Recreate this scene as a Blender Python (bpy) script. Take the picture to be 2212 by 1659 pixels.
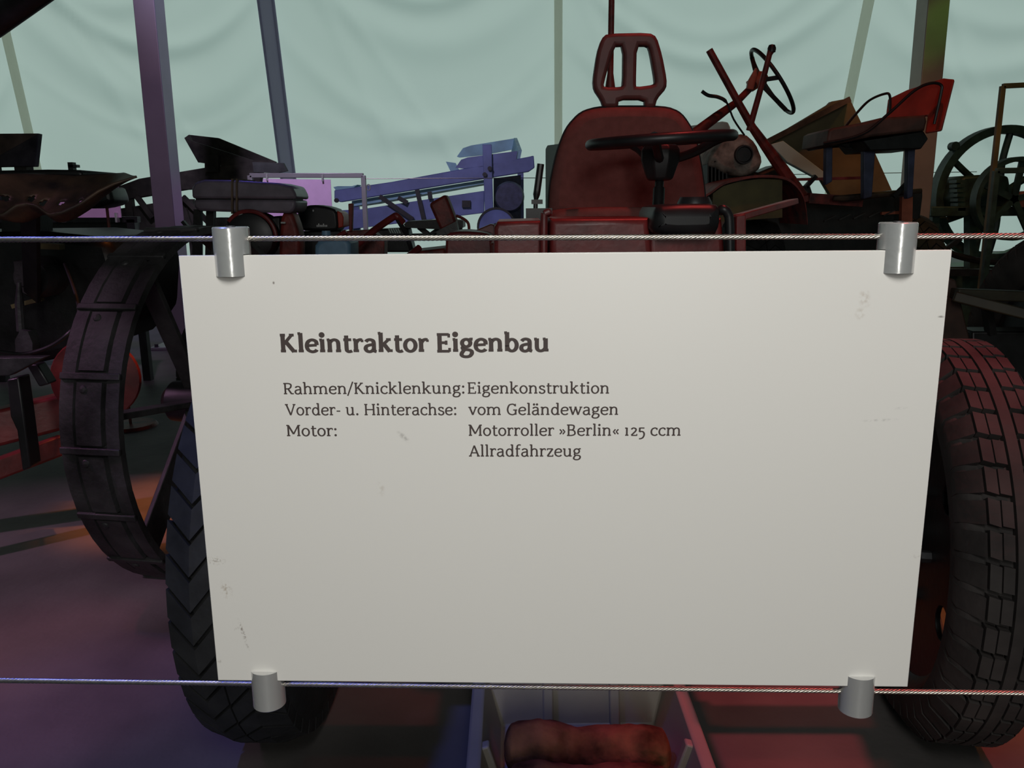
import bpy, bmesh, math, random
from math import sin, cos, pi, radians
from mathutils import Vector, Matrix, noise
random.seed(4)
S = bpy.context.scene
for o in list(bpy.data.objects): bpy.data.objects.remove(o)
V = Vector

# ------------------------------------------------------------------ camera
F, CX, CY, EYE = 1789.0, 1106.0, 829.5, 0.9
PIT, ROL = 0.2124986, -0.0094394
FW = V((0, cos(PIT), -sin(PIT)))
_r, _u = V((1, 0, 0)), V((0, sin(PIT), cos(PIT)))
RT = _r*cos(ROL) + _u*sin(ROL)
UP = -_r*sin(ROL) + _u*cos(ROL)
cd = bpy.data.cameras.new('camera'); cam = bpy.data.objects.new('camera', cd)
S.collection.objects.link(cam); S.camera = cam
cd.sensor_width = 36; cd.lens = F/2212*36; cd.clip_start = 0.02; cd.clip_end = 200
m = Matrix.Identity(4)
for i in range(3):
    m[i][0], m[i][1], m[i][2] = RT[i], UP[i], -FW[i]
m[2][3] = EYE
cam.matrix_world = m

# ------------------------------------------------------------------ world, daylight, show lamps, added lights
S.view_settings.view_transform = 'Standard'; S.view_settings.look = 'None'
S.view_settings.gamma = 1; S.view_settings.exposure = 0; S.view_settings.use_curve_mapping = False
w = bpy.data.worlds.new('daylight'); S.world = w; w.use_nodes = True
w.node_tree.nodes['Background'].inputs[0].default_value = (0.80, 1.0, 0.97, 1)
w.node_tree.nodes['Background'].inputs[1].default_value = 0.55

def lamp(name, kind, loc, aim, energy, color, **kw):
    d = bpy.data.lights.new(name, kind); d.energy = energy; d.color = color
    for k, v in kw.items(): setattr(d, k, v)
    o = bpy.data.objects.new(name, d); S.collection.objects.link(o)
    o.location = loc
    o.rotation_euler = (V(aim) - V(loc)).to_track_quat('-Z', 'Y').to_euler()
    return o
lamp('sun', 'SUN', (0, 30, 20), (-1.5, 16, 0), 1.27, (1, 1, 0.97), angle=radians(4))
lamp('entrance_daylight', 'AREA', (0.25, -3.4, 1.6), (0.1, 0.5, 1.0), 26, (1, 0.98, 0.93), shape='RECTANGLE', size=0.34, size_y=2.0)
lamp('added_sign_light', 'AREA', (0.05, -0.24, 1.47), (0.03, 0.43, 0.86), 7.2, (1, 1, 0.975), shape='DISK', size=0.45)  # added light above the camera, gives the board its brightness and falloff
def spot(name, loc, aim, e, c, ang=50, blend=0.7, r=0.06):
    return lamp(name, 'SPOT', loc, aim, e, c, spot_size=radians(ang), spot_blend=blend, shadow_soft_size=r)
spot('stage_lamp_blue', (-1.25, 1.02, 3.4), (-0.47, 1.00, 0.0), 112, (0.15, 0.20, 1.0), 28)
spot('stage_lamp_purple', (-3.2, 1.2, 2.8), (-1.25, 1.85, 0.0), 190, (0.80, 0.40, 0.72), 32)
spot('stage_lamp_pink', (-1.75, 1.3, 3.4), (-1.00, 1.45, 0), 60, (1.0, 0.16, 0.30), 14)
spot('stage_lamp_amber', (-0.5, 2.55, 3.4), (-1.05, 2.42, 0), 420, (1.0, 0.26, 0.05), 13)
spot('stage_lamp_red', (0.95, 2.3, 3.5), (0.46, 2.15, 0.7), 88, (1.0, 0.09, 0.08), 36)
spot('stage_lamp_red_front', (1.0, 1.7, 3.5), (0.60, 1.20, 0.0), 215, (1.0, 0.10, 0.13), 20)
spot('stage_lamp_red_rear', (1.3, 3.0, 3.6), (1.9, 4.5, 0.7), 32, (1.0, 0.20, 0.12), 66)
spot('stage_lamp_amber_right', (1.7, 2.0, 3.3), (0.99, 1.74, 0.0), 280, (1.0, 0.30, 0.06), 20)
spot('stage_lamp_green', (4.4, 4.0, 3.4), (2.61, 5.4, 1.92), 60, (0.25, 1.0, 0.08), 8)
spot('stage_lamp_brown', (1.7, 3.0, 3.7), (2.57, 5.4, 0.8), 90, (1.0, 0.42, 0.24), 26)
spot('stage_lamp_yellow', (3.2, 3.8, 3.8), (2.9, 5.4, 0.2), 22, (1.0, 0.75, 0.2), 70)
spot('stage_lamp_violet', (-1.8, 3.6, 3.9), (-1.4, 9.0, 0.9), 500, (0.80, 0.68, 1.0), 52)
spot('stage_lamp_wash', (-1.3, 2.6, 3.6), (-2.25, 5.0, 0.95), 150, (0.85, 0.52, 0.90), 40)
spot('stage_lamp_post_blue', (-0.4, 5.0, 3.6), (-2.25, 5.5, 1.6), 80, (0.25, 0.15, 1.0), 40)
spot('stage_lamp_tank_blue', (-1.5, 4.1, 3.4), (-1.0, 3.2, 0.98), 45, (0.16, 0.12, 1.0), 14)
spot('added_cover_light', (2.2, 2.6, 3.9), (1.0, 6.2, 1.15), 60, (0.85, 1.0, 0.95), 13)  # added to brighten the pale machine cover, not part of the stage lighting
spot('stage_lamp_warm', (-2.0, 3.2, 2.6), (-2.24, 5.4, 1.90), 5, (1.0, 0.55, 0.25), 12)
spot('stage_lamp_cable_red', (0.95, 0.72, 2.6), (0.55, 0.43, 0.82), 75, (1.0, 0.12, 0.12), 26)
spot('stage_lamp_floor_green', (4.6, 6.4, 3.6), (3.43, 6.05, 0.0), 120, (0.30, 1.0, 0.16), 16)
spot('stage_lamp_cable_blue', (-0.95, 0.72, 2.6), (-0.50, 0.43, 0.82), 110, (0.10, 0.14, 1.0), 26)

# ------------------------------------------------------------------ pixel -> world helpers
def ray(x, y): return FW + RT*((x-CX)/F) - UP*((y-CY)/F)
EO = V((0, 0, EYE))
def A(x, y, Y):
    d = ray(x, y); return d*(Y/d.y) + EO
def AZ(x, y, z):
    d = ray(x, y); return d*((z-EYE)/d.z) + EO
def on_plane(x, y, p0, n):
    d = ray(x, y); return d*((p0-EO).dot(n)/d.dot(n)) + EO

# ------------------------------------------------------------------ materials
def lin(c): return tuple(((v/255+0.055)/1.055)**2.4 if v > 10 else v/255/12.92 for v in c) + (1,)
MATS = {}
def mat(name, col, rough=0.5, metal=0.0, var=0.18, scale=18, bump=0.0, bscale=80, coat=0.0, spec=0.5, col2=None):
    if name in MATS: return MATS[name]
    M = bpy.data.materials.new(name); M.use_nodes = True
    nt = M.node_tree; N = nt.nodes; L = nt.links; b = N['Principled BSDF']
    b.inputs['Roughness'].default_value = rough; b.inputs['Metallic'].default_value = metal
    b.inputs['Coat Weight'].default_value = coat; b.inputs['Specular IOR Level'].default_value = spec
    tc = N.new('ShaderNodeTexCoord'); nz = N.new('ShaderNodeTexNoise')
    nz.inputs['Scale'].default_value = scale; nz.inputs['Detail'].default_value = 5
    L.new(tc.outputs['Object'], nz.inputs['Vector'])
    mx = N.new('ShaderNodeMix'); mx.data_type = 'RGBA'
    c = lin(col); c2 = lin(col2) if col2 else tuple(v*(1-2.2*var) for v in c[:3]) + (1,)
    c1 = tuple(min(1, v*(1+var)) for v in c[:3]) + (1,)
    mx.inputs[6].default_value = c2; mx.inputs[7].default_value = c1
    rp = N.new('ShaderNodeMapRange'); rp.inputs[1].default_value = 0.3; rp.inputs[2].default_value = 0.7
    L.new(nz.outputs['Fac'], rp.inputs[0]); L.new(rp.outputs[0], mx.inputs[0])
    L.new(mx.outputs[2], b.inputs['Base Color'])
    if bump:
        n2 = N.new('ShaderNodeTexNoise'); n2.inputs['Scale'].default_value = bscale
        L.new(tc.outputs['Object'], n2.inputs['Vector'])
        bp = N.new('ShaderNodeBump'); bp.inputs['Strength'].default_value = bump; bp.inputs['Distance'].default_value = 0.004
        L.new(n2.outputs['Fac'], bp.inputs['Height']); L.new(bp.outputs[0], b.inputs['Normal'])
    MATS[name] = M
    return M
RUB = mat('tyre_rubber', (38, 38, 39), 0.75, var=0.3, bump=0.3, bscale=60)
RUBD = mat('dusty_tyre_rubber', (56, 51, 49), 0.8, var=0.35, scale=9, bump=0.3, bscale=60)
BLK = mat('black_plastic', (34, 34, 36), 0.42, var=0.2)
BLKM = mat('black_painted_metal', (26, 26, 27), 0.45, var=0.35, bump=0.15)
STEEL = mat('dull_steel', (70, 70, 72), 0.55, 0.5, var=0.3, bump=0.3)
IRON = mat('dark_iron', (58, 57, 58), 0.62, 0.25, var=0.4, scale=10, bump=0.4)
ALU = mat('brushed_aluminium', (216, 216, 214), 0.23, 0.65, var=0.02, bump=0.03, bscale=300)
ALUT = mat('tent_aluminium', (150, 148, 150), 0.42, 0.6, var=0.06, scale=5)
WIRE = mat('bright_steel_wire', (186, 180, 170), 0.36, 1.0, var=0.1, scale=400)
RED = mat('red_paint', (118, 42, 42), 0.4, var=0.2, bump=0.1)
REDD = mat('worn_red_paint', (120, 44, 38), 0.55, var=0.35, bump=0.25)
CLOTH = mat('seat_fabric', (122, 76, 72), 0.9, var=0.08, scale=40, bump=0.35, bscale=500, spec=0.15)
DARKR = mat('dark_red_plastic', (104, 56, 54), 0.5, var=0.15)
BLUE = mat('blue_machine_paint', (112, 126, 178), 0.5, var=0.12, scale=5)
BLUEL = mat('light_blue_sheet', (150, 200, 216), 0.5, var=0.12, scale=5)
BLUED = mat('dark_blue_paint', (62, 68, 96), 0.5, var=0.2)
WOOD = mat('dark_weathered_wood', (64, 60, 54), 0.8, var=0.35, scale=7, bump=0.4)
WOODB = mat('brown_weathered_wood', (92, 76, 62), 0.8, var=0.35, scale=7, bump=0.4)
LILAC = mat('lilac_panel', (206, 172, 206), 0.5, var=0.03)
OCHRE = mat('ochre_sheet', (100, 88, 58), 0.6, var=0.2, scale=5, bump=0.15)
OLIVE = mat('olive_sheet', (92, 84, 46), 0.6, var=0.25, scale=6)
GREYG = mat('grey_green_sheet', (196, 214, 206), 0.5, var=0.08, scale=3)
GREEN = mat('dark_green_iron', (40, 62, 50), 0.5, var=0.3)
CAST = mat('dirty_cast_metal', (150, 138, 128), 0.7, 0.1, var=0.4, scale=16, bump=0.5)
TRAY = mat('pale_plastic', (150, 143, 132), 0.45, var=0.08, scale=6)
SACK = mat('brown_sacking', (122, 86, 58), 0.95, var=0.45, scale=14, bump=1.0, bscale=60, spec=0.1)
DKCL = mat('dark_sacking', (62, 50, 42), 0.95, var=0.3, scale=14, bump=0.8, bscale=60, spec=0.1)
WHT = mat('white_print', (210, 210, 210), 0.6, var=0.02)
INK = mat('dark_ink', (68, 57, 54), 0.55, var=0.02)
LEATH = mat('dark_tank_paint', (112, 104, 116), 0.36, var=0.15)
RUST = mat('rusty_steel', (84, 66, 52), 0.5, 0.3, var=0.45, scale=14, col2=(34, 32, 33), bump=0.2)
CAN = mat('blue_grey_canister', (96, 130, 156), 0.5, var=0.12)
ORNG = mat('orange_red_plastic', (190, 60, 38), 0.4, var=0.1)
AMBR = mat('salmon_paint', (170, 92, 70), 0.55, var=0.12)

# ------------------------------------------------------------------ mesh builder
class MB:
    def __init__(s, xf=None): s.v, s.f, s.xf = [], [], xf
    def add(s, vs, fs):
        n = len(s.v)
        s.v += [(s.xf @ V(p)) if s.xf else V(p) for p in vs]
        s.f += [tuple(i+n for i in q) for q in fs]
        return s
    def box(s, c, d, R=None):
        c = V(c); vs = []
        for x in (-1, 1):
            for y in (-1, 1):
                for z in (-1, 1):
                    p = V((x*d[0]/2, y*d[1]/2, z*d[2]/2)); vs.append(c + (R @ p if R else p))
        return s.add(vs, [(0, 1, 3, 2), (4, 6, 7, 5), (0, 4, 5, 1), (2, 3, 7, 6), (0, 2, 6, 4), (1, 5, 7, 3)])
    def bar(s, p, q, w, h, side=None):
        p, q = V(p), V(q); t = (q-p).normalized()
        sd = V(side) if side is not None else V((0, 1, 0))
        if abs(t.dot(sd)) > 0.95: sd = V((1, 0, 0))
        b = t.cross(sd).normalized(); sd = b.cross(t).normalized()
        vs = [e + b*(i*w/2) + sd*(j*h/2) for e in (p, q) for i, j in ((-1, -1), (1, -1), (1, 1), (-1, 1))]
        return s.add(vs, [(3, 2, 1, 0), (4, 5, 6, 7)] + [(k, (k+1) % 4, (k+1) % 4+4, k+4) for k in range(4)])
    def tube(s, pts, r, n=10, closed=False):
        pts = [V(p) for p in pts]; m_ = len(pts); rs = r if isinstance(r, (list, tuple)) else [r]*m_
        up = V((0, 0, 1)); vs = []; prev = None
        for i, p in enumerate(pts):
            a = pts[i-1] if (closed or i) else p; b = pts[(i+1) % m_] if (closed or i < m_-1) else p
            t = (b-a).normalized()
            if prev is None:
                x = t.cross(up)
                if x.length < 0.05: x = t.cross(V((0, 1, 0)))
            else: x = prev - t*prev.dot(t)
            x.normalize(); prev = x; y = t.cross(x)
            vs += [p + (x*cos(2*pi*k/n) + y*sin(2*pi*k/n))*rs[i] for k in range(n)]
        fs = []
        for i in range(m_ if closed else m_-1):
            j = (i+1) % m_
            fs += [(i*n+k, i*n+(k+1) % n, j*n+(k+1) % n, j*n+k) for k in range(n)]
        if not closed: fs += [tuple(reversed(range(n))), tuple(range((m_-1)*n, m_*n))]
        return s.add(vs, fs)
    def lathe(s, prof, c, axis, n=48, close=False, caps=False, ph=0):
        c = V(c); a = V(axis).normalized(); x = a.cross(V((0, 0, 1)))
        if x.length < 0.05: x = a.cross(V((0, 1, 0)))
        x.normalize(); y = a.cross(x); k = len(prof); vs = []
        for i in range(n):
            t = 2*pi*i/n + ph; d = x*cos(t) + y*sin(t)
            vs += [c + d*r + a*h for r, h in prof]
        fs = []
        for i in range(n):
            j = (i+1) % n
            for q in range(k if close else k-1):
                q2 = (q+1) % k
                fs.append((i*k+q, j*k+q, j*k+q2, i*k+q2))
        if caps: fs += [tuple(i*k for i in range(n)), tuple(i*k+k-1 for i in reversed(range(n)))]
        return s.add(vs, fs)
    def prism(s, pts, vec):
        pts = [V(p) for p in pts]; vec = V(vec); n = len(pts)
        return s.add(pts + [p+vec for p in pts], [tuple(range(n)), tuple(reversed(range(n, 2*n)))] + [(k, k+n, (k+1) % n+n, (k+1) % n) for k in range(n)])
    def px(s, pts, Y, dep):                                   # outline at depth Y, real thickness dep
        return s.prism([A(x, y, Y) for x, y in pts], (0, dep, 0))
    def leg(s, x0, x1, ytop, Y, dep):                          # upright from a height down to the floor
        a, c = A(x0, ytop, Y), A(x1, ytop, Y)
        return s.prism([a, c, V((c.x, Y, 0)), V((a.x, Y, 0))], (0, dep, 0))
    def plate(s, outer, holes, M, thick, bev=0.0, res=2):     # plate with holes, in a local xy plane
        cu = bpy.data.curves.new('t', 'CURVE'); cu.dimensions = '2D'; cu.fill_mode = 'BOTH'
        cu.extrude = max(thick/2-bev, 0.0005); cu.bevel_depth = bev; cu.bevel_resolution = res; cu.offset = -bev
        for poly in [outer] + list(holes):
            sp = cu.splines.new('POLY'); sp.points.add(len(poly)-1); sp.use_cyclic_u = True
            for q, p in zip(sp.points, poly): q.co = (p[0], p[1], 0, 1)
        o = bpy.data.objects.new('t', cu)
        me = bpy.data.meshes.new_from_object(o)
        s.add([M @ v.co for v in me.vertices], [tuple(p.vertices) for p in me.polygons])
        bpy.data.objects.remove(o); bpy.data.curves.remove(cu); bpy.data.meshes.remove(me)
        return s
    def plate_px(s, outer, holes, Y, thick, bev=0.0, soft=1):
        cv = lambda P: [(q.x, q.z) for q in (A(x, y, Y) for x, y in P)]
        sm = lambda P: chaikin(P, soft)
        M = Matrix(((1, 0, 0, 0), (0, 0, 1, Y+thick/2), (0, 1, 0, 0), (0, 0, 0, 1)))
        return s.plate(sm(cv(outer)), [sm(cv(h)) for h in holes], M, thick, bev)
def chaikin(P, n):
    for _ in range(n):
        Q = []
        for i in range(len(P)):
            a, b = P[i], P[(i+1) % len(P)]
            Q += [(a[0]*.8+b[0]*.2, a[1]*.8+b[1]*.2), (a[0]*.2+b[0]*.8, a[1]*.2+b[1]*.8)]
        P = Q
    return P
def smooth(P, n=6):                                            # catmull-rom through points
    P = [V(p) for p in P]; out = []
    for i in range(len(P)-1):
        a, b, c, d = P[max(i-1, 0)], P[i], P[i+1], P[min(i+2, len(P)-1)]
        for k in range(n):
            t = k/n
            out.append(0.5*((2*b) + (c-a)*t + (2*a-5*b+4*c-d)*t*t + (3*b-a-3*c+d)*t**3))
    return out + [P[-1]]
def ellip(cx, cy, rx, ry, n=24, rot=0):
    return [(cx + rx*cos(2*pi*k/n)*cos(rot) - ry*sin(2*pi*k/n)*sin(rot), cy + rx*cos(2*pi*k/n)*sin(rot) + ry*sin(2*pi*k/n)*cos(rot)) for k in range(n)]

BASE = {}
def tag(o, label=None, cat=None, group=None, kind=None):
    for k, v in (('label', label), ('category', cat), ('group', group), ('kind', kind)):
        if v: o[k] = v
    return o
def thing(name, label, cat, loc, group=None):
    o = bpy.data.objects.new(name, None); S.collection.objects.link(o); o.empty_display_size = 0.05
    o.location = loc; BASE[o] = V(loc)
    return tag(o, label, cat, group)
def obj(name, mb, M, parent=None, bevel=0, ang=35, label=None, kind=None, recalc=True):
    me = bpy.data.meshes.new(name)
    if parent is not None: b = BASE[parent]
    else:
        lo = [min(v[i] for v in mb.v) for i in range(3)]; hi = [max(v[i] for v in mb.v) for i in range(3)]
        b = V(((lo[0]+hi[0])/2, (lo[1]+hi[1])/2, lo[2]))
    me.from_pydata([tuple(v-b) for v in mb.v], [], mb.f); me.validate()
    if recalc:
        bm = bmesh.new(); bm.from_mesh(me); bmesh.ops.recalc_face_normals(bm, faces=bm.faces); bm.to_mesh(me); bm.free()
    me.shade_smooth(); me.set_sharp_from_angle(angle=radians(ang))
    o = bpy.data.objects.new(name, me); S.collection.objects.link(o); me.materials.append(M)
    if parent is not None: o.parent = parent
    else: o.location = b
    BASE[o] = b
    if bevel:
        md = o.modifiers.new('bevel', 'BEVEL'); md.width = bevel; md.segments = 2; md.limit_method = 'ANGLE'
    return tag(o, label, kind=kind)

# ================================================================== SETTING: the tent
def fabric(name, front, trans, back_scale=1.0):
    M = bpy.data.materials.new(name); M.use_nodes = True; nt = M.node_tree; N = nt.nodes; L = nt.links
    N.remove(N['Principled BSDF'])
    d = N.new('ShaderNodeBsdfDiffuse'); t = N.new('ShaderNodeBsdfTranslucent'); a = N.new('ShaderNodeAddShader')
    tc = N.new('ShaderNodeTexCoord'); nz = N.new('ShaderNodeTexNoise'); nz.inputs['Scale'].default_value = 0.9; nz.inputs['Detail'].default_value = 6
    L.new(tc.outputs['Object'], nz.inputs['Vector'])
    mx = N.new('ShaderNodeMix'); mx.data_type = 'RGBA'
    mx.inputs[6].default_value = tuple(v*0.93 for v in trans) + (1,); mx.inputs[7].default_value = tuple(trans) + (1,)
    L.new(nz.outputs['Fac'], mx.inputs[0]); L.new(mx.outputs[2], t.inputs[0])
    d.inputs[0].default_value = tuple(front) + (1,)
    L.new(d.outputs[0], a.inputs[0]); L.new(t.outputs[0], a.inputs[1]); L.new(a.outputs[0], N['Material Output'].inputs[0])
    return M
FAB = fabric('tent_fabric', (0.30, 0.32, 0.31), (0.40, 0.47, 0.44))
FABS = fabric('tent_fabric_shadow_side', (0.20, 0.21, 0.21), (0.10, 0.11, 0.105))  # same fabric as the far wall, shadow-side dimness put into its colours
SLEEVE = fabric('pole_sleeve', (0.30, 0.30, 0.27), (0.62, 0.60, 0.52))
SLEEVE2 = fabric('grey_pole_sleeve', (0.26, 0.24, 0.34), (0.20, 0.18, 0.24))
ROOF = mat('dark_roof_fabric', (46, 46, 50), 0.9, var=0.05, scale=1)

def floor_mat():
    M = mat('concrete_floor', (96, 92, 90), 0.62, var=0.22, scale=3.0, bump=0.25, bscale=40)
    return M
FX0, FX1, FY0, FY1, ZC = -15, 15, -7, 15.4, 5.2
b = MB().box(((FX0+FX1)/2, (FY0+FY1)/2, -0.05), (FX1-FX0, FY1-FY0, 0.1))
tag(obj('floor', b, floor_mat()), kind='structure')
b = MB().box(((FX0+FX1)/2, (FY0+13.45)/2, ZC+0.03), (FX1-FX0+0.4, 13.45-FY0, 0.06))
tag(obj('ceiling', b, ROOF), kind='structure')
WN = V((0, 1, 0.35)).normalized()                              # the far wall leans in towards the top
WP = V((0, 15.3, 0))
def wall_pt(x, y): return on_plane(x, y, WP, WN)
POLES = [((20, 50), (95, 380)), ((580, 0), (630, 400)), ((1205, 0), (1205, 470)), ((1868, 0), (1826, 210))]
pole_x = [wall_pt(*q).x for _, q in POLES]
edges = [FX0-0.1, -12.6] + pole_x + [10.9, FX1+0.1]
SW = [(3.55, 1.15, 0.16, 0.085), (2.75, 1.2, 0.22, 0.07), (4.6, 1.5, 0.15, 0.07), (2.1, 0.9, 0.12, 0.04)]
def fold(x, z):
    for k in range(len(edges)-1):
        if edges[k] <= x <= edges[k+1]: break
    s_ = (x-edges[k])/(edges[k+1]-edges[k]); u = 1-(2*s_-1)**2
    d = 0.10*u*(0.4+0.6*sin(pi*min(1, z/5)))
    rnd = random.Random(k*7+1)
    for z0, sag, wd, am in SW:
        z0 += rnd.uniform(-.35, .35); tilt = rnd.uniform(-1.0, 1.0); am *= rnd.uniform(.6, 1.3); wd *= rnd.uniform(.8, 1.5)
        zc = z0 + 0.9 - sag*u*1.15 + tilt*(s_-.5)
        d += am*math.exp(-((z-zc)/wd)**2)*(0.25+0.75*u)
        d -= 0.5*am*math.exp(-((z-zc+1.6*wd)/(1.4*wd))**2)*u
    for q in range(2):                                         # straight pulls fanning from the pole feet
        s0 = rnd.uniform(0, .25); an = rnd.uniform(.5, 1.3); e = (s_-s0)*5 - (4.2-z)*an*0.8
        d += 0.035*math.exp(-(e/0.13)**2)
    return d + 0.02*noise.noise(V((x*.7, z*.7, 3)))
b = MB(); nx, nz_ = 420, 100
for j in range(nz_+1):
    z = 5.25*j/nz_
    for i in range(nx+1):
        x = FX0-0.1 + (FX1-FX0+0.2)*i/nx
        p = V((x, 15.3-0.35*z, z)) + WN*fold(x, z); b.v.append(p)
b.f = [(j*(nx+1)+i, j*(nx+1)+i+1, (j+1)*(nx+1)+i+1, (j+1)*(nx+1)+i) for j in range(nz_) for i in range(nx)]
tag(obj('wall_far', b, FAB, ang=180), kind='structure')
for nm, c, d in (('wall_left', (FX0-0.05, 5, 2.6), (0.06, 24, 5.2)), ('wall_right', (FX1+0.05, 5, 2.6), (0.06, 24, 5.2)), ('wall_near', (0, FY0-0.05, 2.6), (30, 0.06, 5.2))):
    b = MB(); x, y, z = (v/2 for v in d)
    if nm == 'wall_near': b.add([(-x, c[1], 0), (x, c[1], 0), (x, c[1], 5.2), (-x, c[1], 5.2)], [(0, 1, 2, 3)])
    else: b.add([(c[0], c[1]-y, 0), (c[0], c[1]+y, 0), (c[0], c[1]+y, 5.2), (c[0], c[1]-y, 5.2)], [(0, 1, 2, 3)])
    tag(obj(nm, b, FABS, recalc=False), kind='structure')
for k, ((p, q), wd) in enumerate(zip(POLES, (0.15, 0.22, 0.13, 0.17))):
    a, c = wall_pt(*p), wall_pt(*q); t = (a-c)/(a.z-c.z)
    lo, hi = c + t*(0.0-c.z) - WN*0.16, c + t*(5.15-c.z) - WN*0.16
    b = MB(); P = [(cos(pi*q/8)*wd/2, sin(pi*q/8)*.07) for q in range(9)]; X1 = V((1, 0, 0))
    b.add([c_ + X1*x - WN*y for c_ in (lo, hi) for x, y in P], [(q, q+1, q+10, q+9) for q in range(8)])
    if k == 1:
        for sg in (-1, 1):
            b.add([c_ + X1*(sg*wd*.5 + x*.25) - WN*(y*.5+.005) for c_ in (lo, hi) for x, y in P], [(q, q+1, q+10, q+9) for q in range(8)])
    tag(obj('trim_%d' % (k+1), b, SLEEVE2 if k == 1 else SLEEVE), kind='structure')

def tent_post(px0, px1, label, M):
    l, r = A(px0, 240, 5.4), A(px1, 240, 5.4); w_ = r.x-l.x; cx = (l.x+r.x)/2
    t = thing('tent_post', label, 'post', (cx, 5.48, 0), 'square tent posts')
    prof = [(-w_/2, 0), (-w_/2, .16), (w_/2, .16), (w_/2, 0)]
    b = MB().prism([(cx+x, 5.4+y, 0) for x, y in prof], (0, 0, ZC))
    obj('profile', b, M, t, bevel=0.004)
    b = MB().box((cx, 5.48, 0.008), (w_+.16, .32, .016))
    bp = obj('base_plate', b, ALUT, t, bevel=0.003)
    for x in (-1, 1):
        for y in (-1, 1):
            obj('anchor_bolt', MB().lathe([(0, .034), (.013, .034), (.013, .016), (.022, .016), (.022, .012), (0, .012)], (cx+x*(w_/2+.05), 5.48+y*.12, 0), (0, 0, 1), 6), STEEL, bp)
POSTM = mat('post_aluminium', (142, 132, 140), 0.38, 0.55, var=0.06, scale=4)
POSTM2 = mat('post_aluminium_brownish', (148, 134, 124), 0.42, 0.5, var=0.1, scale=4)  # browner, slightly rougher tone of the post aluminium
tent_post(310, 355, 'lilac-lit square aluminium tent post standing behind the steel-rimmed wheel', POSTM)
tent_post(1984, 2030, 'brown and green lit square aluminium tent post standing behind the red-backed bench', POSTM2)

# ================================================================== SIGN, CLAMPS, CABLES
YAW = -0.0334794; BC = V((0.0251526, 0.4333407, EYE-0.1480242)); BW, BH = 0.40, 0.24752
U = V((cos(YAW), sin(YAW), 0)); NB = V((sin(YAW), -cos(YAW), 0)); Z = V((0, 0, 1))
def brd(x, y, off=0.0): return on_plane(x, y, BC+NB*off, NB)
def board_material():
    M = mat('white_sign_board', (222, 219, 213), 0.38, var=0.006, scale=3)
    nt = M.node_tree; N = nt.nodes; L = nt.links; p = N['Principled BSDF']
    tc = [n for n in N if n.type == 'TEX_COORD'][0]
    cur = p.inputs['Base Color'].links[0].from_socket
    for (x, y, rx, rz, rot, col, st, ns, lo) in [
        (466, 1211, 26, 12, 0, (120, 98, 78), .75, 900, .5), (488, 1273, 17, 26, .2, (146, 124, 96), .55, 700, .48), (526, 1370, 5, 46, .24, (104, 84, 72), .8, 800, .45),
        (512, 1358, 9, 4, .5, (110, 90, 78), .6, 900, .42), (1868, 645, 15, 22, .2, (160, 138, 118), .5, 420, .45), (1858, 678, 13, 14, 0, (160, 142, 120), .45, 420, .45),
        (872, 944, 22, 7, -.75, (150, 146, 140), .5, 500, .4), (822, 1056, 12, 22, 0, (178, 166, 150), .4, 400, .45), (591, 611, 3, 4, 0, (96, 84, 76), .8, 50, .2),
        (1900, 908, 52, 4, .05, (150, 146, 142), .4, 500, .45), (2033, 684, 9, 3, 0, (112, 104, 100), .7, 300, .35), (1945, 882, 18, 4, .1, (146, 142, 138), .35, 500, .45),
        (474, 1428, 6, 7, 0, (120, 100, 84), .5, 700, .45), (1980, 1200, 9, 8, .5, (140, 126, 116), .45, 600, .45)]:
        c = brd(x, y)-BC; sc = 1/4000.0
        mp = N.new('ShaderNodeMapping'); mp.vector_type = 'TEXTURE'
        mp.inputs[1].default_value = (c.x, 0, c.z); mp.inputs[2].default_value = (0, -rot, 0); mp.inputs[3].default_value = (rx*sc, 10, rz*sc)
        L.new(tc.outputs['Object'], mp.inputs[0])
        ln = N.new('ShaderNodeVectorMath'); ln.operation = 'LENGTH'; L.new(mp.outputs[0], ln.inputs[0])
        r1 = N.new('ShaderNodeMapRange'); r1.inputs[1].default_value = 1.0; r1.inputs[2].default_value = .3; L.new(ln.outputs['Value'], r1.inputs[0])
        nz = N.new('ShaderNodeTexNoise'); nz.inputs['Scale'].default_value = ns; nz.inputs['Detail'].default_value = 4; L.new(tc.outputs['Object'], nz.inputs[0])
        r2 = N.new('ShaderNodeMapRange'); r2.inputs[1].default_value = lo; r2.inputs[2].default_value = lo+.22; r2.inputs[4].default_value = st; L.new(nz.outputs['Fac'], r2.inputs[0])
        mu = N.new('ShaderNodeMath'); mu.operation = 'MULTIPLY'; L.new(r1.outputs[0], mu.inputs[0]); L.new(r2.outputs[0], mu.inputs[1])
        mx = N.new('ShaderNodeMix'); mx.data_type = 'RGBA'; mx.inputs[7].default_value = lin(col)
        L.new(mu.outputs[0], mx.inputs[0]); L.new(cur, mx.inputs[6]); cur = mx.outputs[2]
    L.new(cur, p.inputs['Base Color'])
    return M
sign = thing('sign_board', 'white rectangular exhibit sign with dark German text, clamped between two steel cables', 'sign', BC)
TH = 0.003
b = MB().prism([BC + U*(sx*BW/2) + Z*(sz*BH/2) for sx, sz in ((-1, -1), (1, -1), (1, 1), (-1, 1))], -NB*TH)
obj('panel', b, board_material(), sign, bevel=0.0004)

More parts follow.
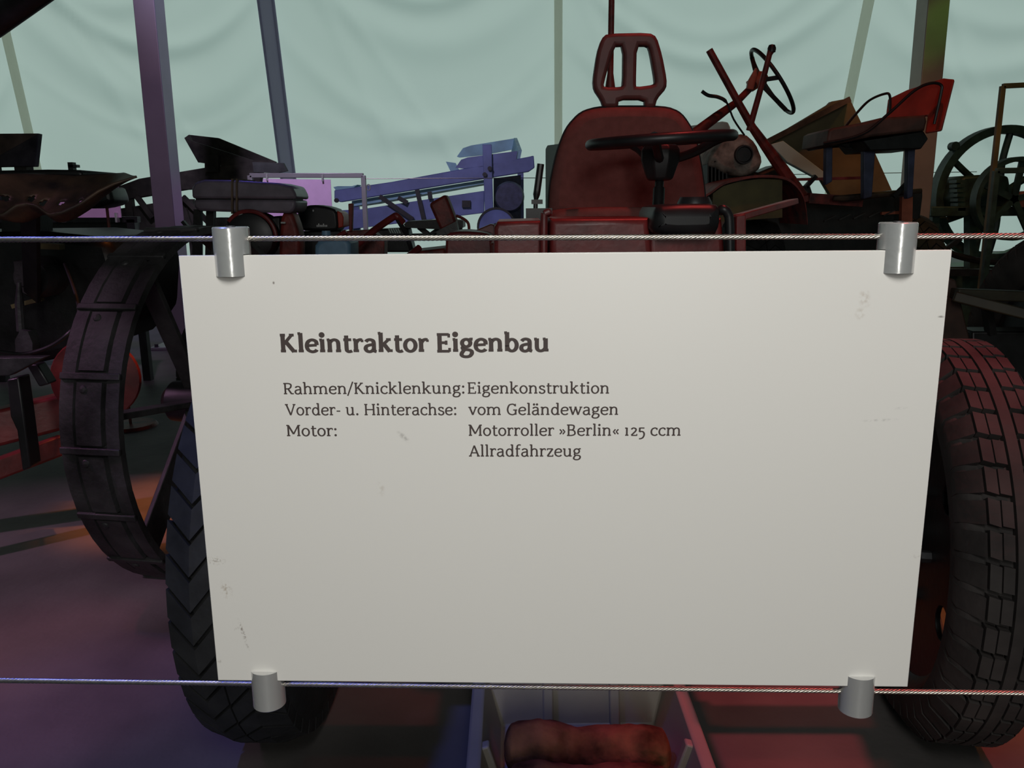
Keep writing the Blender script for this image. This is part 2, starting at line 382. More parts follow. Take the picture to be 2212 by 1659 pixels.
# ---- lettering: a slab-serif face drawn with an elliptical pen
def arc(cx, cy, rx, ry, a0, a1, n=18): return [(cx + rx*cos(radians(a0+(a1-a0)*k/n)), cy + ry*sin(radians(a0+(a1-a0)*k/n))) for k in range(n+1)]
def spl(*P):
    return [(p.x, p.y) for p in smooth([(x, y, 0) for x, y in P], 5)]
X_, C_, A_ = 500, 690, 745
def sf(x, y, l=95, r=95): return ('s', [(x-l, y), (x+r, y)])
def st(x, y0, y1): return ('m', [(x, y0), (x, y1)])
def fl(x, y, l=100): return ('s', [(x-l, y-8), (x, y)])
def cv(P, closed=False): return ('c' if not closed else 'o', P)
def dt(x, y): return ('d', (x, y))
def g_n(x0=0): return [cv(spl((120+x0, 350), (190+x0, 440), (290+x0, 478), (390+x0, 440), (430+x0, 330), (430+x0, 0))), sf(430+x0, 0)]
a_g = [cv(spl((85, 400), (150, 460), (240, 478), (340, 440), (370, 340), (370, 120), (390, 40), (460, 15))), cv(spl((370, 290), (240, 275), (110, 230), (70, 130), (120, 40), (220, 15), (320, 60), (370, 140)))]
GL = {
 'l': (270, [st(130, 0, A_), sf(130, 0), fl(130, A_-20)]),
 'i': (270, [st(130, 0, X_), sf(130, 0), fl(130, X_-20), dt(125, 665)]),
 'n': (570, [st(120, 0, X_), sf(120, 0, 95, 85), fl(120, X_-20)] + g_n()),
 'h': (570, [st(120, 0, A_), sf(120, 0, 95, 85), fl(120, A_-20)] + g_n()),
 'm': (880, [st(120, 0, X_), sf(120, 0, 95, 85), fl(120, X_-20)] + g_n() + g_n(310)),
 'u': (580, [cv(spl((120, X_), (120, 170), (160, 60), (250, 22), (360, 60), (430, 150))), st(430, 0, X_), fl(120, X_-20), fl(430, X_-20), sf(430, 0, 0, 105)]),
 'r': (390, [st(120, 0, X_), sf(120, 0, 95, 105), fl(120, X_-20), cv(spl((120, 330), (180, 430), (270, 478), (350, 465))), ('m', [(350, 480), (350, 385)])]),
 'e': (490, [cv([(70, 255), (425, 275)]), cv(spl((425, 275), (400, 420), (260, 478), (120, 410), (65, 250), (110, 90), (250, 20), (370, 45), (425, 100)))]),
 'a': (500, a_g), 'ä': (500, a_g + [dt(150, 650), dt(320, 650)]),
 'g': (500, [cv(ellip(235, 335, 148, 142), True), cv(spl((335, 435), (390, 480), (470, 480))), cv(spl((150, 215), (105, 150), (150, 90), (310, 75), (415, 30), (430, -70), (350, -170), (200, -195), (80, -150), (70, -60), (165, 80)))]),
 'k': (550, [st(120, 0, A_), sf(120, 0, 95, 85), fl(120, A_-20), cv([(130, 225), (390, X_-25)]), sf(400, X_-20, 90, 80), ('k', [(225, 310), (430, 15)]), sf(450, 0, 75, 85)]),
 't': (360, [cv(spl((150, 640), (150, 130), (190, 35), (260, 20), (345, 50))), ('s', [(40, X_-22), (330, X_-22)])]),
 'o': (510, [cv(ellip(250, 250, 188, 230), True)]),
 'b': (540, [st(115, 20, A_), fl(115, A_-20), cv(ellip(285, 245, 172, 225), True)]),
 'd': (560, [st(425, 0, A_), fl(425, A_-20), sf(425, 0, 0, 105), cv(ellip(255, 245, 172, 225), True)]),
 'c': (450, [cv(spl((395, 400), (330, 465), (250, 478), (120, 410), (65, 250), (110, 90), (250, 20), (350, 45), (410, 100))), ('m', [(392, 480), (392, 360)])]),
 's': (420, [cv(spl((335, 400), (280, 465), (200, 478), (100, 440), (90, 360), (150, 290), (270, 240), (345, 190), (350, 100), (280, 30), (190, 18), (100, 50), (70, 110))), ('m', [(335, 480), (335, 370)]), ('m', [(72, 20), (72, 130)])]),
 'v': (500, [('k', [(75, X_-20), (250, 10)]), cv([(250, 10), (425, X_-20)]), sf(75, X_-20, 80, 85), sf(425, X_-20, 75, 80)]),
 'w': (760, [('k', [(75, X_-20), (225, 10)]), cv([(225, 10), (375, X_-30)]), ('k', [(375, X_-30), (525, 10)]), cv([(525, 10), (680, X_-20)]), sf(75, X_-20, 80, 85), sf(375, X_-20, 60, 60), sf(680, X_-20, 75, 80)]),
 'z': (450, [('s', [(70, X_-22), (380, X_-22)]), ('k', [(375, X_-25), (75, 25)]), ('s', [(65, 22), (395, 22)]), ('m', [(72, X_), (72, 390)]), ('m', [(390, 0), (390, 120)])]),
 'f': (340, [cv(spl((140, 0), (140, 560), (170, 680), (250, 725), (350, 705))), sf(140, 0, 90, 105), ('s', [(40, X_-22), (310, X_-22)])]),
 'K': (640, [st(130, 0, C_), sf(130, 0), sf(130, C_-25), cv([(140, 290), (450, C_-30)]), sf(460, C_-25, 95, 80), ('k', [(250, 390), (520, 20)]), sf(545, 0, 85, 80)]),
 'E': (560, [st(130, 0, C_), ('s', [(35, 22), (480, 22)]), ('s', [(35, C_-25), (465, C_-25)]), ('s', [(130, 350), (370, 350)]), ('m', [(462, C_), (462, 550)]), ('m', [(482, 0), (482, 150)]), ('m', [(365, 270), (365, 430)])]),
 'R': (620, [st(130, 0, C_), sf(130, 0), cv([(35, C_-25)] + spl((130, C_-25), (320, C_-28), (450, 610), (465, 500), (410, 390), (280, 335), (130, 335))), ('k', [(290, 335), (480, 20)]), sf(520, 0, 60, 85)]),
 'V': (640, [('k', [(80, C_-25), (315, 10)]), cv([(315, 10), (550, C_-25)]), sf(80, C_-25, 85, 95), sf(550, C_-25, 90, 80)]),
 'H': (730, [st(135, 0, C_), st(590, 0, C_), sf(135, 0), sf(135, C_-25), sf(590, 0), sf(590, C_-25), ('s', [(135, 345), (590, 345)])]),
 'M': (850, [st(135, 0, C_), st(710, 0, C_), sf(135, 0), sf(710, 0), sf(110, C_-25, 75, 40), sf(735, C_-25, 40, 75), ('k', [(150, C_-30), (420, 130)]), cv([(420, 130), (695, C_-30)])]),
 'G': (670, [cv(spl((530, 560), (440, 650), (330, 668), (170, 600), (85, 345), (150, 110), (320, 20), (450, 40), (540, 110))), st(545, 20, 310), ('s', [(400, 310), (630, 310)]), ('m', [(535, 690), (535, 540)])]),
 'B': (600, [st(130, 0, C_), cv([(35, C_-25)] + spl((130, C_-25), (310, C_-28), (430, 620), (435, 490), (380, 390), (280, 365), (130, 365))), cv([(35, 22)] + spl((130, 22), (320, 24), (470, 90), (495, 200), (430, 320), (280, 365)))]),
 'A': (660, [cv([(85, 15), (325, C_-10)]), ('k', [(325, C_-10), (570, 15)]), ('s', [(175, 230), (480, 230)]), sf(85, 0, 80, 90), sf(570, 0, 95, 80)]),
 '/': (360, [cv([(10, -110), (330, 760)])]),
 ':': (240, [dt(120, 60), dt(120, 430)]), '.': (240, [dt(110, 60)]),
 '-': (320, [('s', [(50, 255), (270, 255)])]), ' ': (250, []),
 '»': (430, [cv([(60, 400), (185, 250), (60, 100)]), cv([(225, 400), (350, 250), (225, 100)])]),
 '«': (430, [cv([(205, 400), (80, 250), (205, 100)]), cv([(370, 400), (245, 250), (370, 100)])]),
 '1': (350, [st(165, 0, X_), sf(165, 0), fl(165, X_-20, 105)]),
 '2': (440, [cv(spl((75, 390), (130, 460), (220, 478), (320, 430), (330, 330), (250, 220), (70, 35))), ('s', [(65, 22), (385, 22)]), ('m', [(385, 0), (385, 110)])]),
 '5': (440, [('s', [(100, X_-22), (370, X_-22)]), ('m', [(105, X_), (95, 240)]), cv(spl((95, 235), (200, 270), (320, 220), (360, 80), (310, -80), (200, -170), (70, -185)))]),
}
def glyph_faces(ch, x0, pen):                                   # -> list of quads in glyph units
    wv, wh, ws = pen; out = []
    def strip(P, a, b, closed=False):
        n = len(P); L_, R_ = [], []
        for i in range(n):
            p = P[i-1] if (closed or i) else P[i]; q = P[(i+1) % n] if (closed or i < n-1) else P[i]
            dx, dy = q[0]-p[0], q[1]-p[1]; l = math.hypot(dx, dy) or 1; nx_, ny_ = -dy/l, dx/l
            L_.append((P[i][0]+nx_*a/2, P[i][1]+ny_*b/2)); R_.append((P[i][0]-nx_*a/2, P[i][1]-ny_*b/2))
        for i in range(n if closed else n-1):
            j = (i+1) % n; out.append((R_[i], R_[j], L_[j], L_[i]))
    adv, strokes = GL[ch]
    for kind, P in strokes:
        if kind == 'd':
            e = ellip(P[0], P[1], wv*.68, wv*.68, 12)
            out.append(tuple(e))
        elif kind == 's': strip([(P[0][0], P[0][1]+(ws/2 if P[0][1] == 0 else 0)), (P[1][0], P[1][1]+(ws/2 if P[1][1] == 0 else 0))], ws, ws)
        elif kind == 'm': strip(P, wv if abs(P[0][1]-P[1][1]) > 200 else wv*.6, wh)
        elif kind == 'k': strip(P, wv, wh*1.1)
        elif kind == 'c' and len(P) <= 3:
            for i in range(len(P)-1): strip(P[i:i+2], wv*.8, wh*.8)
        else: strip(P, wv*(.96), wh*.86, kind == 'o')
    return [tuple((x+x0, y) for x, y in f) for f in out], adv
def text_line(txt, xl, xr, base, cap_px, pen, track=0):
    faces, x = [], 0
    for ch in txt:
        f_, adv = glyph_faces(ch, x, pen); faces += f_; x += adv + track
    xs = [p[0] for f_ in faces for p in f_]; lo, hi = min(xs), max(xs)
    p0, p1 = brd(xl, base[0], TH*0), brd(xr, base[1], 0)
    ux = (p1-p0)/(hi-lo); sz = (brd(xl, base[0]-cap_px, 0)-p0).length/C_
    b = MB()
    for k, f_ in enumerate(faces):
        b.add([p0 + ux*(p[0]-lo) + Z*(p[1]*sz) + NB*(0.00012+0.000004*(k % 7)) for p in f_], [tuple(range(len(f_)))])
    return obj('lettering', b, INK, sign, recalc=False)
REG, BOLD = (102, 84, 68), (160, 128, 104)
text_line('Kleintraktor Eigenbau', 607, 1185, (761, 759), 38.5, BOLD, 8)
text_line('Rahmen/Knicklenkung:', 613.5, 1003.5, (851.5, 850), 24, REG, 6)
text_line('Eigenkonstruktion', 1010.5, 1315.5, (850, 850), 24, REG, 6)
text_line('Vorder- u. Hinterachse:', 617, 986, (897, 896.5), 24, REG, 6)
text_line('vom Geländewagen', 1012, 1335, (896.3, 896), 24, REG, 6)
text_line('Motor:', 620, 728, (942, 942), 24, REG, 6)
text_line('Motorroller »Berlin« 125 ccm', 1012.6, 1470, (941.3, 941), 24, REG, 6)
text_line('Allradfahrzeug', 1013, 1255, (986, 986), 24, REG, 6)

# ---- steel cables (twisted strands)
AX = -0.0055                                                   # cable / clamp axis behind the board face
def cable(p, q, label):
    a, c = brd(*p, AX), brd(*q, AX); d = (c-a).normalized(); a = a - d*0.55; c = c + d*0.55
    t = thing('steel_cable', label, 'cable', (a+c)/2)
    L_ = (c-a).length; x = d.cross(Z).normalized(); y = x.cross(d)
    n = int(L_/0.0022)
    for k in range(6):
        b = MB(); P = []
        for i in range(n+1):
            s_ = L_*i/n; th = 2*pi*(s_/0.0145 + k/6); P.append(a + d*s_ + (x*cos(th)+y*sin(th))*0.00098)
        b.tube(P, 0.00062, 6); obj('strand', b, WIRE, t, ang=180)
    b = MB().tube([a, c], 0.0006, 6); obj('core', b, WIRE, t)
    return a, c
cu_ = cable((0, 517.5), (2212, 509.5), 'upper steel cable running along above the white sign')
cl_ = cable((0, 1470), (2212, 1497), 'lower steel cable running along under the white sign')

# ---- clamps
CR = 0.0095
def clamp(x, ytop, ybot, upper, label):
    top, bot = brd(x, ytop, AX), brd(x, ybot, AX)
    zt, zb = top.z, bot.z; c = (top+bot)/2; c = BC + NB*AX + U*((c-BC).dot(U))
    t = thing('cable_clamp', label, 'clamp', (c.x, c.y, zb), 'sign clamps')
    edge = BC.z + (BH/2 if upper else -BH/2)
    # full cylinder beyond the board edge, front and back lobes gripping the board
    ch = 0.0006
    z0, z1 = (edge+0.0004, zt) if upper else (zb, edge-0.0004)
    c0, c1 = (0, ch) if upper else (ch, 0)
    P = [(0, z0-c.z), (CR-c0, z0-c.z), (CR, z0-c.z+c0), (CR, z1-c.z-c1), (CR-c1, z1-c.z), (0, z1-c.z)]
    P = [p for k, p in enumerate(P) if k == 0 or p != P[k-1]]
    b = MB().lathe(P, c, (0, 0, 1), 72)
    body = obj('body', b, ALU, t, ang=40)
    f0, f1 = (zb, z0) if upper else (z1, zt)
    yf, yb = -AX+0.0001, -AX-TH-0.0001                           # distance of slot faces from the axis, towards the viewer
    def lobe(off, sgn):
        h = math.acos(off/CR); P = [(CR*sin(-h+2*h*k/24), CR*cos(-h+2*h*k/24)*sgn) for k in range(25)]
        return [V((c.x, c.y, 0)) + U*p[0] + NB*p[1] for p in P]
    b = MB(); P = lobe(yf, 1); b.prism([p + Z*f0 for p in P], Z*(f1-f0)); obj('front_jaw', b, ALU, t, ang=40)
    b = MB(); P = [p for p in lobe(max(-yb*1, 0.0)+0.0001 if yb < 0 else 0.0001, -1)]
    b.prism([p + Z*f0 for p in P], Z*(f1-f0)); obj('rear_jaw', b, ALU, t, ang=40)
    zc = z1 if upper else z0
    obj('grub_screw', MB().lathe([(0, .0006), (.0022, .0006), (.0026, 0), (.0026, -.0012), (0, -.0012)], (c.x, c.y, zc if upper else zb), (0, 0, 1 if upper else -1), 18), STEEL, t)
clamp(502, 490, 595, True, 'aluminium cylinder clamp on the upper cable near the upper-left corner of the sign')
clamp(1936, 480, 588, True, 'aluminium cylinder clamp on the upper cable near the upper-right corner of the sign')
clamp(580, 1440, 1520, False, 'aluminium cylinder clamp on the lower cable near the lower-left corner of the sign')
clamp(1850, 1450, 1533, False, 'aluminium cylinder clamp on the lower cable near the lower-right corner of the sign')

# ================================================================== HOME-BUILT SMALL TRACTOR
tr = thing('small_tractor', 'home-built red small tractor with fabric bucket seat and black steering wheel, behind the sign', 'tractor', (0.2, 1.9, 0))
def tyre(parent, name, C, R, w_, style, M, yaw=0.0, rim_r=0.62):
    xf = Matrix.Translation(C) @ Matrix.Rotation(yaw, 4, 'Z'); b = MB(xf)
    Rb = R-0.016; h = w_/2; rr = R*rim_r
    prof = [(rr, -h*.72), (rr+.012, -h*.86), (R*.80, -h*1.04), (R*.90, -h*1.0), (Rb-.006, -h*.86), (Rb, -h*.6), (Rb+.003, 0), (Rb, h*.6), (Rb-.006, h*.86), (R*.90, h*1.0), (R*.80, h*1.04), (rr+.012, h*.86), (rr, h*.72)]
    b.lathe(prof, (0, 0, 0), (1, 0, 0), 96, close=True)
    def blk(a0, a1, x0, x1, sk=0.0, r1=R, r0=Rb-.004, rx=0.0):
        vs = []
        for (aa, xx, dr) in ((a0, x0, rx), (a1, x0, rx), (a1+sk, x1, 0), (a0+sk, x1, 0)):
            for r in (r0-dr, r1-dr): vs.append((xx, r*cos(aa), r*sin(aa)))
        b.add(vs, [(0, 2, 4, 6), (1, 7, 5, 3), (0, 1, 3, 2), (2, 3, 5, 4), (4, 5, 7, 6), (6, 7, 1, 0)])
    if style == 'chevron':
        n = 44; da = 2*pi/n
        for k in range(n):
            a = k*da
            for sg in (-1, 1):
                blk(a, a+da*.84, sg*h*1.0, sg*h*.46, da*.75*sg*-1, R, Rb-.02, .014)
                blk(a-da*.75*sg, a-da*.75*sg+da*.84, sg*h*.46, sg*h*.02, da*.75*sg)
    else:
        n = 48; da = 2*pi/n
        b.lathe([(Rb-.004, -h*.13), (R, -h*.11), (R, h*.11), (Rb-.004, h*.13)], (0, 0, 0), (1, 0, 0), 96)
        for k in range(n):
            a = k*da
            for sg in (-1, 1):
                blk(a, a+da*.80, sg*h*.62, sg*h*.40, -da*.10*sg)
                blk(a+da*.06, a+da*.86, sg*h*.37, sg*h*.16, -da*.06*sg)
                blk(a-da*.02, a+da*.74, sg*h*1.03, sg*h*.66, da*.10, R-.002, Rb-.02, .032)
    t_ = obj(name, b, M, parent, ang=40)
    return t_, xf
def disc_wheel(t_, xf, R, hole_ph, n=6, off=-0.045, rim_r=.62):
    b = MB(xf); rr = R*rim_r
    b.lathe([(rr+.012, -.062), (rr+.004, -.06), (rr-.012, -.045), (rr-.016, 0), (rr-.012, .045), (rr+.004, .06), (rr+.012, .062)], (0, 0, 0), (1, 0, 0), 64)
    obj('rim', b, BLKM, t_)
    b = MB(); M = xf @ Matrix(((0, 0, 1, off), (1, 0, 0, 0), (0, 1, 0, 0), (0, 0, 0, 1)))
    holes = [ellip(rr*.79*cos(hole_ph+2*pi*k/n), rr*.79*sin(hole_ph+2*pi*k/n), rr*.11, rr*.11, 18, hole_ph+2*pi*k/n) for k in range(n)]
    b.plate(ellip(0, 0, rr-.01, rr-.01, 56), holes, M, .008, .001); obj('wheel_disc', b, BLKM, t_)
    b = MB(xf).lathe([(0, -.02), (.05, -.02), (.055, 0), (.06, .03), (.06, .06)], (off, 0, 0), (1, 0, 0), 28); obj('hub', b, BLKM, t_)
    for k in range(6):
        a = 2*pi*k/6
        obj('wheel_nut', MB(xf).lathe([(0, -.016), (.010, -.016), (.010, 0)], (off-.004, rr*.42*cos(a), rr*.42*sin(a)), (1, 0, 0), 6), STEEL, t_)
WR = 0.345
tl, xl_ = tyre(tr, 'tyre', V((-.4024, 1.3737, WR)), WR, .139, 'chevron', RUB, yaw=-.0104)
disc_wheel(tl, xl_, WR, 0.2, off=.03)
t2, x2_ = tyre(tr, 'tyre', V((.736, 1.3466, .3375)), .3375, .135, 'block', RUBD, yaw=-.172, rim_r=.74)
disc_wheel(t2, x2_, .3375, radians(-157), off=-.04, rim_r=.74)
b = MB().tube([(-.37, 1.373, WR), (.70, 1.35, WR)], .038, 14); obj('axle', b, BLKM, tr)
b = MB().lathe([(0, -.09), (.07, -.085), (.11, -.04), (.12, 0), (.11, .04), (.07, .085), (0, .09)], (.18, 1.362, WR), (1, 0, 0), 28); obj('differential', b, BLKM, tr)
b = MB().box((.05, 1.72, .50), (.05, 1.0, .08)).box((.40, 1.72, .50), (.05, 1.0, .08)).box((.22, 1.38, .44), (.42, .06, .12)); obj('chassis', b, REDD, tr, bevel=.004)
b = MB().box((.22, 1.75, .62), (.34, .30, .30)); obj('engine_block', b, BLKM, tr, bevel=.02)
for x in (-.40, .72):
    b = MB().tube([(x, 2.72, WR), (x+.02, 2.72, WR)], .05, 12)
for c in (V((-.36, 2.75, WR)), V((.80, 2.75, WR))):
    tt, xx = tyre(tr, 'tyre', c, WR, .185, 'block', RUB); disc_wheel(tt, xx, WR, .2, off=.045 if c.x < 0 else -.045)
b = MB().tube([(-.36, 2.75, WR), (.80, 2.75, WR)], .038, 14).box((.22, 2.45, .42), (.12, .9, .12)); obj('rear_axle', b, REDD, tr)
# bodywork seen over the sign
YH = 1.75
b = MB().plate_px([(1066, 640), (1066, 492), (1074, 479), (1172, 476), (1172, 640)], [], YH, .34, .01, 0); obj('side_panel', b, RED, tr)
b = MB().plate_px([(1188, 640), (1188, 472), (1402, 470), (1420, 640)], [], YH-.01, .30, .014, 0); obj('hood', b, RED, tr)
b = MB().tube(smooth([A(1175, 640, YH-.03), A(1175, 480, YH-.03), A(1178, 462, YH-.03), A(1184, 458, YH-.02), A(1184, 462, YH+.1)], 5), .0075, 10); obj('bracket', b, RED, tr)
b = MB().plate_px([(1408, 500), (1412, 462), (1422, 444), (1480, 440), (1552, 440), (1560, 452), (1560, 486), (1548, 512), (1440, 514)], [], YH-.06, .22, .025, 1); obj('fuel_tank', b, BLK, tr)
b = MB().lathe([(0, .012), (.03, .012), (.036, .0), (.036, -.02)], A(1500, 438, YH+.03), (0, 0, 1), 24); obj('filler_cap', b, BLK, tr)
b = MB().plate_px([(1402, 640), (1402, 490), (1560, 470), (1575, 640)], [], YH+.02, .26, .012, 0); obj('rear_hood', b, RED, tr)
b = MB().tube(smooth([A(1578, 640, YH-.03), A(1576, 490, YH-.03), A(1572, 462, YH-.03), A(1562, 452, YH-.03), A(1556, 456, YH-.02)], 5), .0095, 12); obj('hose', b, BLK, tr)
b = MB().px([(1590, 640), (1590, 466), (1612, 462), (1612, 640)], YH+.02, .05); obj('corner_post', b, RED, tr, bevel=.003)
b = MB().bar(A(1592, 470, YH+.04), A(1712, 436, YH+.3), .014, .03); obj('stay', b, RED, tr, bevel=.002)
# seat
YS = 2.5
seat_o = [(1184, 478), (1188, 400), (1203, 330), (1224, 275), (1256, 240), (1300, 228), (1440, 228), (1476, 242), (1506, 288), (1520, 360), (1528, 420), (1527, 478)]
b = MB().plate_px(seat_o, [], YS, .10, .03, 2); bk = obj('backrest', b, CLOTH, tr)
cvp = chaikin([(A(x, y, YS).x, A(x, y, YS).z) for x, y in seat_o], 2)
b = MB().tube([V((x, YS+.03, z)) for x, z in cvp], .004, 8, closed=True); obj('piping', b, BLK, bk)
b = MB().plate_px([(1192, 500), (1194, 468), (1215, 454), (1300, 448), (1420, 448), (1500, 454), (1520, 468), (1522, 500)], [], 2.08, .46, .02, 1); obj('seat_cushion', b, CLOTH, tr)
b = MB().box((.35, 2.32, .72), (.30, .36, .16)); obj('seat_base', b, BLKM, tr, bevel=.01)
hr = [(1300, 82), (1312, 71), (1404, 69), (1420, 78), (1432, 118), (1442, 170), (1441, 190), (1421, 213), (1416, 232), (1394, 232), (1393, 214), (1338, 214), (1336, 232), (1304, 232), (1298, 214), (1283, 192), (1281, 172), (1290, 112)]
h1 = [(1328, 98), (1347, 97), (1346, 182), (1341, 187), (1306, 187), (1305, 180)]
h2 = [(1377, 97), (1400, 97), (1405, 110), (1416, 174), (1413, 182), (1376, 187), (1375, 180)]
b = MB().plate_px(hr, [h1, h2], YS+.02, .045, .011, 1); obj('headrest', b, DARKR, tr)
p = A(1318, 195, 2.72)
b = MB().tube([V((p.x, 2.72, .45)), V((p.x, 2.72, p.z-.01)), p, V((p.x, 2.72, p.z+.05)), V((p.x+.001, 2.72, 1.95))], [.013, .016, .017, .0095, .0085], 12); obj('upright_rod', b, REDD, tr)
# steering wheel
SC = A(1427, 303, 2.12); SR = .172
b = MB(Matrix.Translation(SC) @ Matrix.Rotation(radians(-3.2), 4, 'Y') @ Matrix.Rotation(radians(2.5), 4, 'X'))
b.tube([(SR*cos(2*pi*k/64), SR*sin(2*pi*k/64), 0) for k in range(64)], .0135, 14, closed=True); swl = obj('steering_wheel', b, BLK, tr)
for an in (-15, 105, 255):
    b = MB(Matrix.Translation(SC) @ Matrix.Rotation(radians(-3.2), 4, 'Y'))
    a = radians(an); P = [(.02*cos(a), .02*sin(a), -.05), (.08*cos(a), .08*sin(a), -.035), (.13*cos(a), .13*sin(a), -.012), (.168*cos(a), .168*sin(a), 0)]
    b.tube(smooth(P, 4), .011, 8); obj('spoke', b, BLK, swl)
b = MB().lathe([(0, .0), (.042, .0), (.05, -.012), (.05, -.035), (.034, -.08), (.026, -.085), (0, -.085)], SC - Z*.012, (0, 0, 1), 8, ph=.3); obj('hub', b, BLK, swl, bevel=.003)
p0, p1 = SC - Z*.09, A(1420, 480, 2.06)
b = MB().tube([p0, p0*.75+p1*.25, p0*.749+p1*.251, p1, V((p1.x, p1.y-.05, .7))], [.011, .011, .0145, .0145, .0145], 14); obj('steering_column', b, BLKM, tr)
b = MB().tube(smooth([A(1158, 480, 2.3), A(1157, 440, 2.3), A(1162, 400, 2.3), A(1168, 354, 2.3)], 4), [.006]*6+[.0095]*7, 10).box(A(1160, 436, 2.3), (.03, .02, .012)).box(A(1164, 462, 2.3), (.07, .05, .03)); obj('hand_lever', b, BLK, tr)
b = MB().box(V((.0, 2.3, .78)), (.10, .5, .06)); obj('side_rail', b, REDD, tr, bevel=.004)

# ================================================================== TRAY WITH SACKING ROLL
ty = thing('plastic_tray', 'pale ribbed plastic drip tray on the floor under the tractor, below the sign', 'tray', (.11, 1.1, 0))
TX0, TX1, TY0, TY1, TZ = -.066, .284, .84, 1.335, .105
def ring(in_, z, x0=TX0, x1=TX1, y0=TY0, y1=TY1): return [(x0+in_, y0+in_, z), (x1-in_, y0+in_, z), (x1-in_, y1-in_, z), (x0+in_, y1-in_, z)]
b = MB(); rings = [ring(.035, 0), ring(.012, TZ-.01), ring(-.006, TZ-.008), ring(-.006, TZ), ring(.014, TZ), ring(.042, .008)]
vs = [p for r_ in rings for p in r_]; fs = [(0, 3, 2, 1), (20, 21, 22, 23)]
for k in range(5):
    for q in range(4): fs.append((k*4+q, k*4+(q+1) % 4, k*4+4+(q+1) % 4, k*4+4+q))
b.add(vs, fs); obj('tray_body', b, TRAY, ty, bevel=.004)
def rib(p_top, p_bot, out):                                      # a rib standing on an inner wall
    bb = MB().bar(p_bot, p_top, .018, .022, side=out); obj('rib', bb, TRAY, ty, bevel=.003)
for x in (.058, .174): rib((x, TY1-.014, TZ-.006), (x, TY1-.042, .01), (0, 1, 0))
for yy in (.975, 1.115):
    rib((TX0+.015, yy, TZ-.006), (TX0+.042, yy, .01), (1, 0, 0)); rib((TX1-.015, yy, TZ-.006), (TX1-.042, yy, .01), (1, 0, 0))
def lump(name, pts, rs, M, parent=None, label=None, cat=None):
    b = MB(); n = 28; P = smooth(pts, 10); m_ = len(P); vs = []
    for i, p in enumerate(P):
        s_ = i/(m_-1)*(len(rs)-1); k = min(int(s_), len(rs)-2); r = rs[k]*(1-(s_-k)) + rs[k+1]*(s_-k)
        for q in range(n):
            a = 2*pi*q/n; d = V((0, cos(a), sin(a)*.9))
            rr = r*(1 + .16*noise.noise((p+d*.05)*22) + .05*noise.noise((p+d*.05)*70))
            vs.append(p + d*rr)
    fs = [(i*n+q, i*n+(q+1) % n, (i+1)*n+(q+1) % n, (i+1)*n+q) for i in range(m_-1) for q in range(n)] + [tuple(reversed(range(n))), tuple(range((m_-1)*n, m_*n))]
    b.add(vs, fs); o = obj(name, b, M, parent, ang=180)
    return tag(o, label, cat)
lump('sacking_roll', [(-0.018, 1.165, 0.054), (-0.006, 1.165, 0.058), (0.040, 1.16, 0.062), (0.094, 1.158, 0.056), (0.149, 1.155, 0.056), (0.199, 1.15, 0.059), (0.232, 1.15, 0.058), (0.244, 1.15, 0.054)], [.010, .038, .046, .039, .042, .044, .036, .008], SACK, None,
     'lumpy brown sacking roll lying across the pale plastic tray, the farther one', 'sacking')
lump('sacking_roll', [(-0.014, 1.07, 0.056), (-0.001, 1.07, 0.056), (0.044, 1.066, 0.058), (0.104, 1.06, 0.056), (0.164, 1.06, 0.058), (0.219, 1.06, 0.056), (0.232, 1.06, 0.056)], [.010, .036, .044, .04, .045, .036, .008], SACK, None,
     'lumpy brown sacking roll in the pale plastic tray, the nearer one at the frame bottom', 'sacking')

# ================================================================== LEFT: STEEL-WHEELED MACHINE
lm = thing('motor_mower', 'dark old motor machine with riveted steel wheel and perforated seat, beside the sign', 'machine', (-1.1, 2.1, 0))
WC = A(442, 868, 2.0); wy = radians(10); ax = V((cos(wy), -sin(wy), 0)); R0 = WC.z
def wl(a, r, h): return WC + ax*h + (V((sin(wy), cos(wy), 0))*cos(a) + Z*sin(a))*r
HW = .066
b = MB().lathe([(R0-.016, -HW), (R0-.004, -HW), (R0-.004, -HW*.55), (R0-.012, -HW*.5), (R0-.012, HW*.5), (R0-.004, HW*.55), (R0-.002, HW), (R0-.018, HW), (R0-.024, HW*.5), (R0-.024, -HW*.5)], WC, ax, 60, close=True)
rim = obj('steel_wheel', b, IRON, lm)
for k in range(18):
    a0 = 2*pi*(k+.08)/18; a1 = 2*pi*(k+.92)/18; bb = MB(); vs = []
    for q in range(4):
        a = a0+(a1-a0)*q/3
        vs += [wl(a, R0-.012, -HW*.46), wl(a, R0-.001, -HW*.42), wl(a, R0-.001, HW*.42), wl(a, R0-.012, HW*.46)]
    fs = [(q*4+j, q*4+j+1, q*4+5+j, q*4+4+j) for q in range(3) for j in range(3)] + [(0, 3, 2, 1), (12, 13, 14, 15)]
    obj('rim_plate', bb.add(vs, fs), IRON, rim)
    am = 2*pi*(k+1.0)/18
    obj('cleat', MB().bar(wl(am, R0-.004, -HW), wl(am, R0-.004, HW), .014, .012, side=wl(am, 1, 0)-WC), IRON, rim, bevel=.002)
    obj('rivet', MB().lathe([(0, .006), (.007, .004), (.010, 0), (.010, -.004)], wl(am+.06, R0-.003, -HW*.2), wl(am+.06, 1, 0)-WC, 10), IRON, rim)
for k in range(7):
    a = 2*pi*k/7 + radians(171.7)
    obj('spoke', MB().bar(wl(a, .05, -.01), wl(a, R0-.02, .0), .075 if k % 2 else .014, .012 if k % 2 else .045, side=ax), IRON, rim, bevel=.002)
obj('hub', MB().lathe([(0, -.10), (.03, -.10), (.05, -.08), (.055, .0), (.05, .09), (.03, .11), (0, .11)], WC, ax, 24), BLKM, rim)
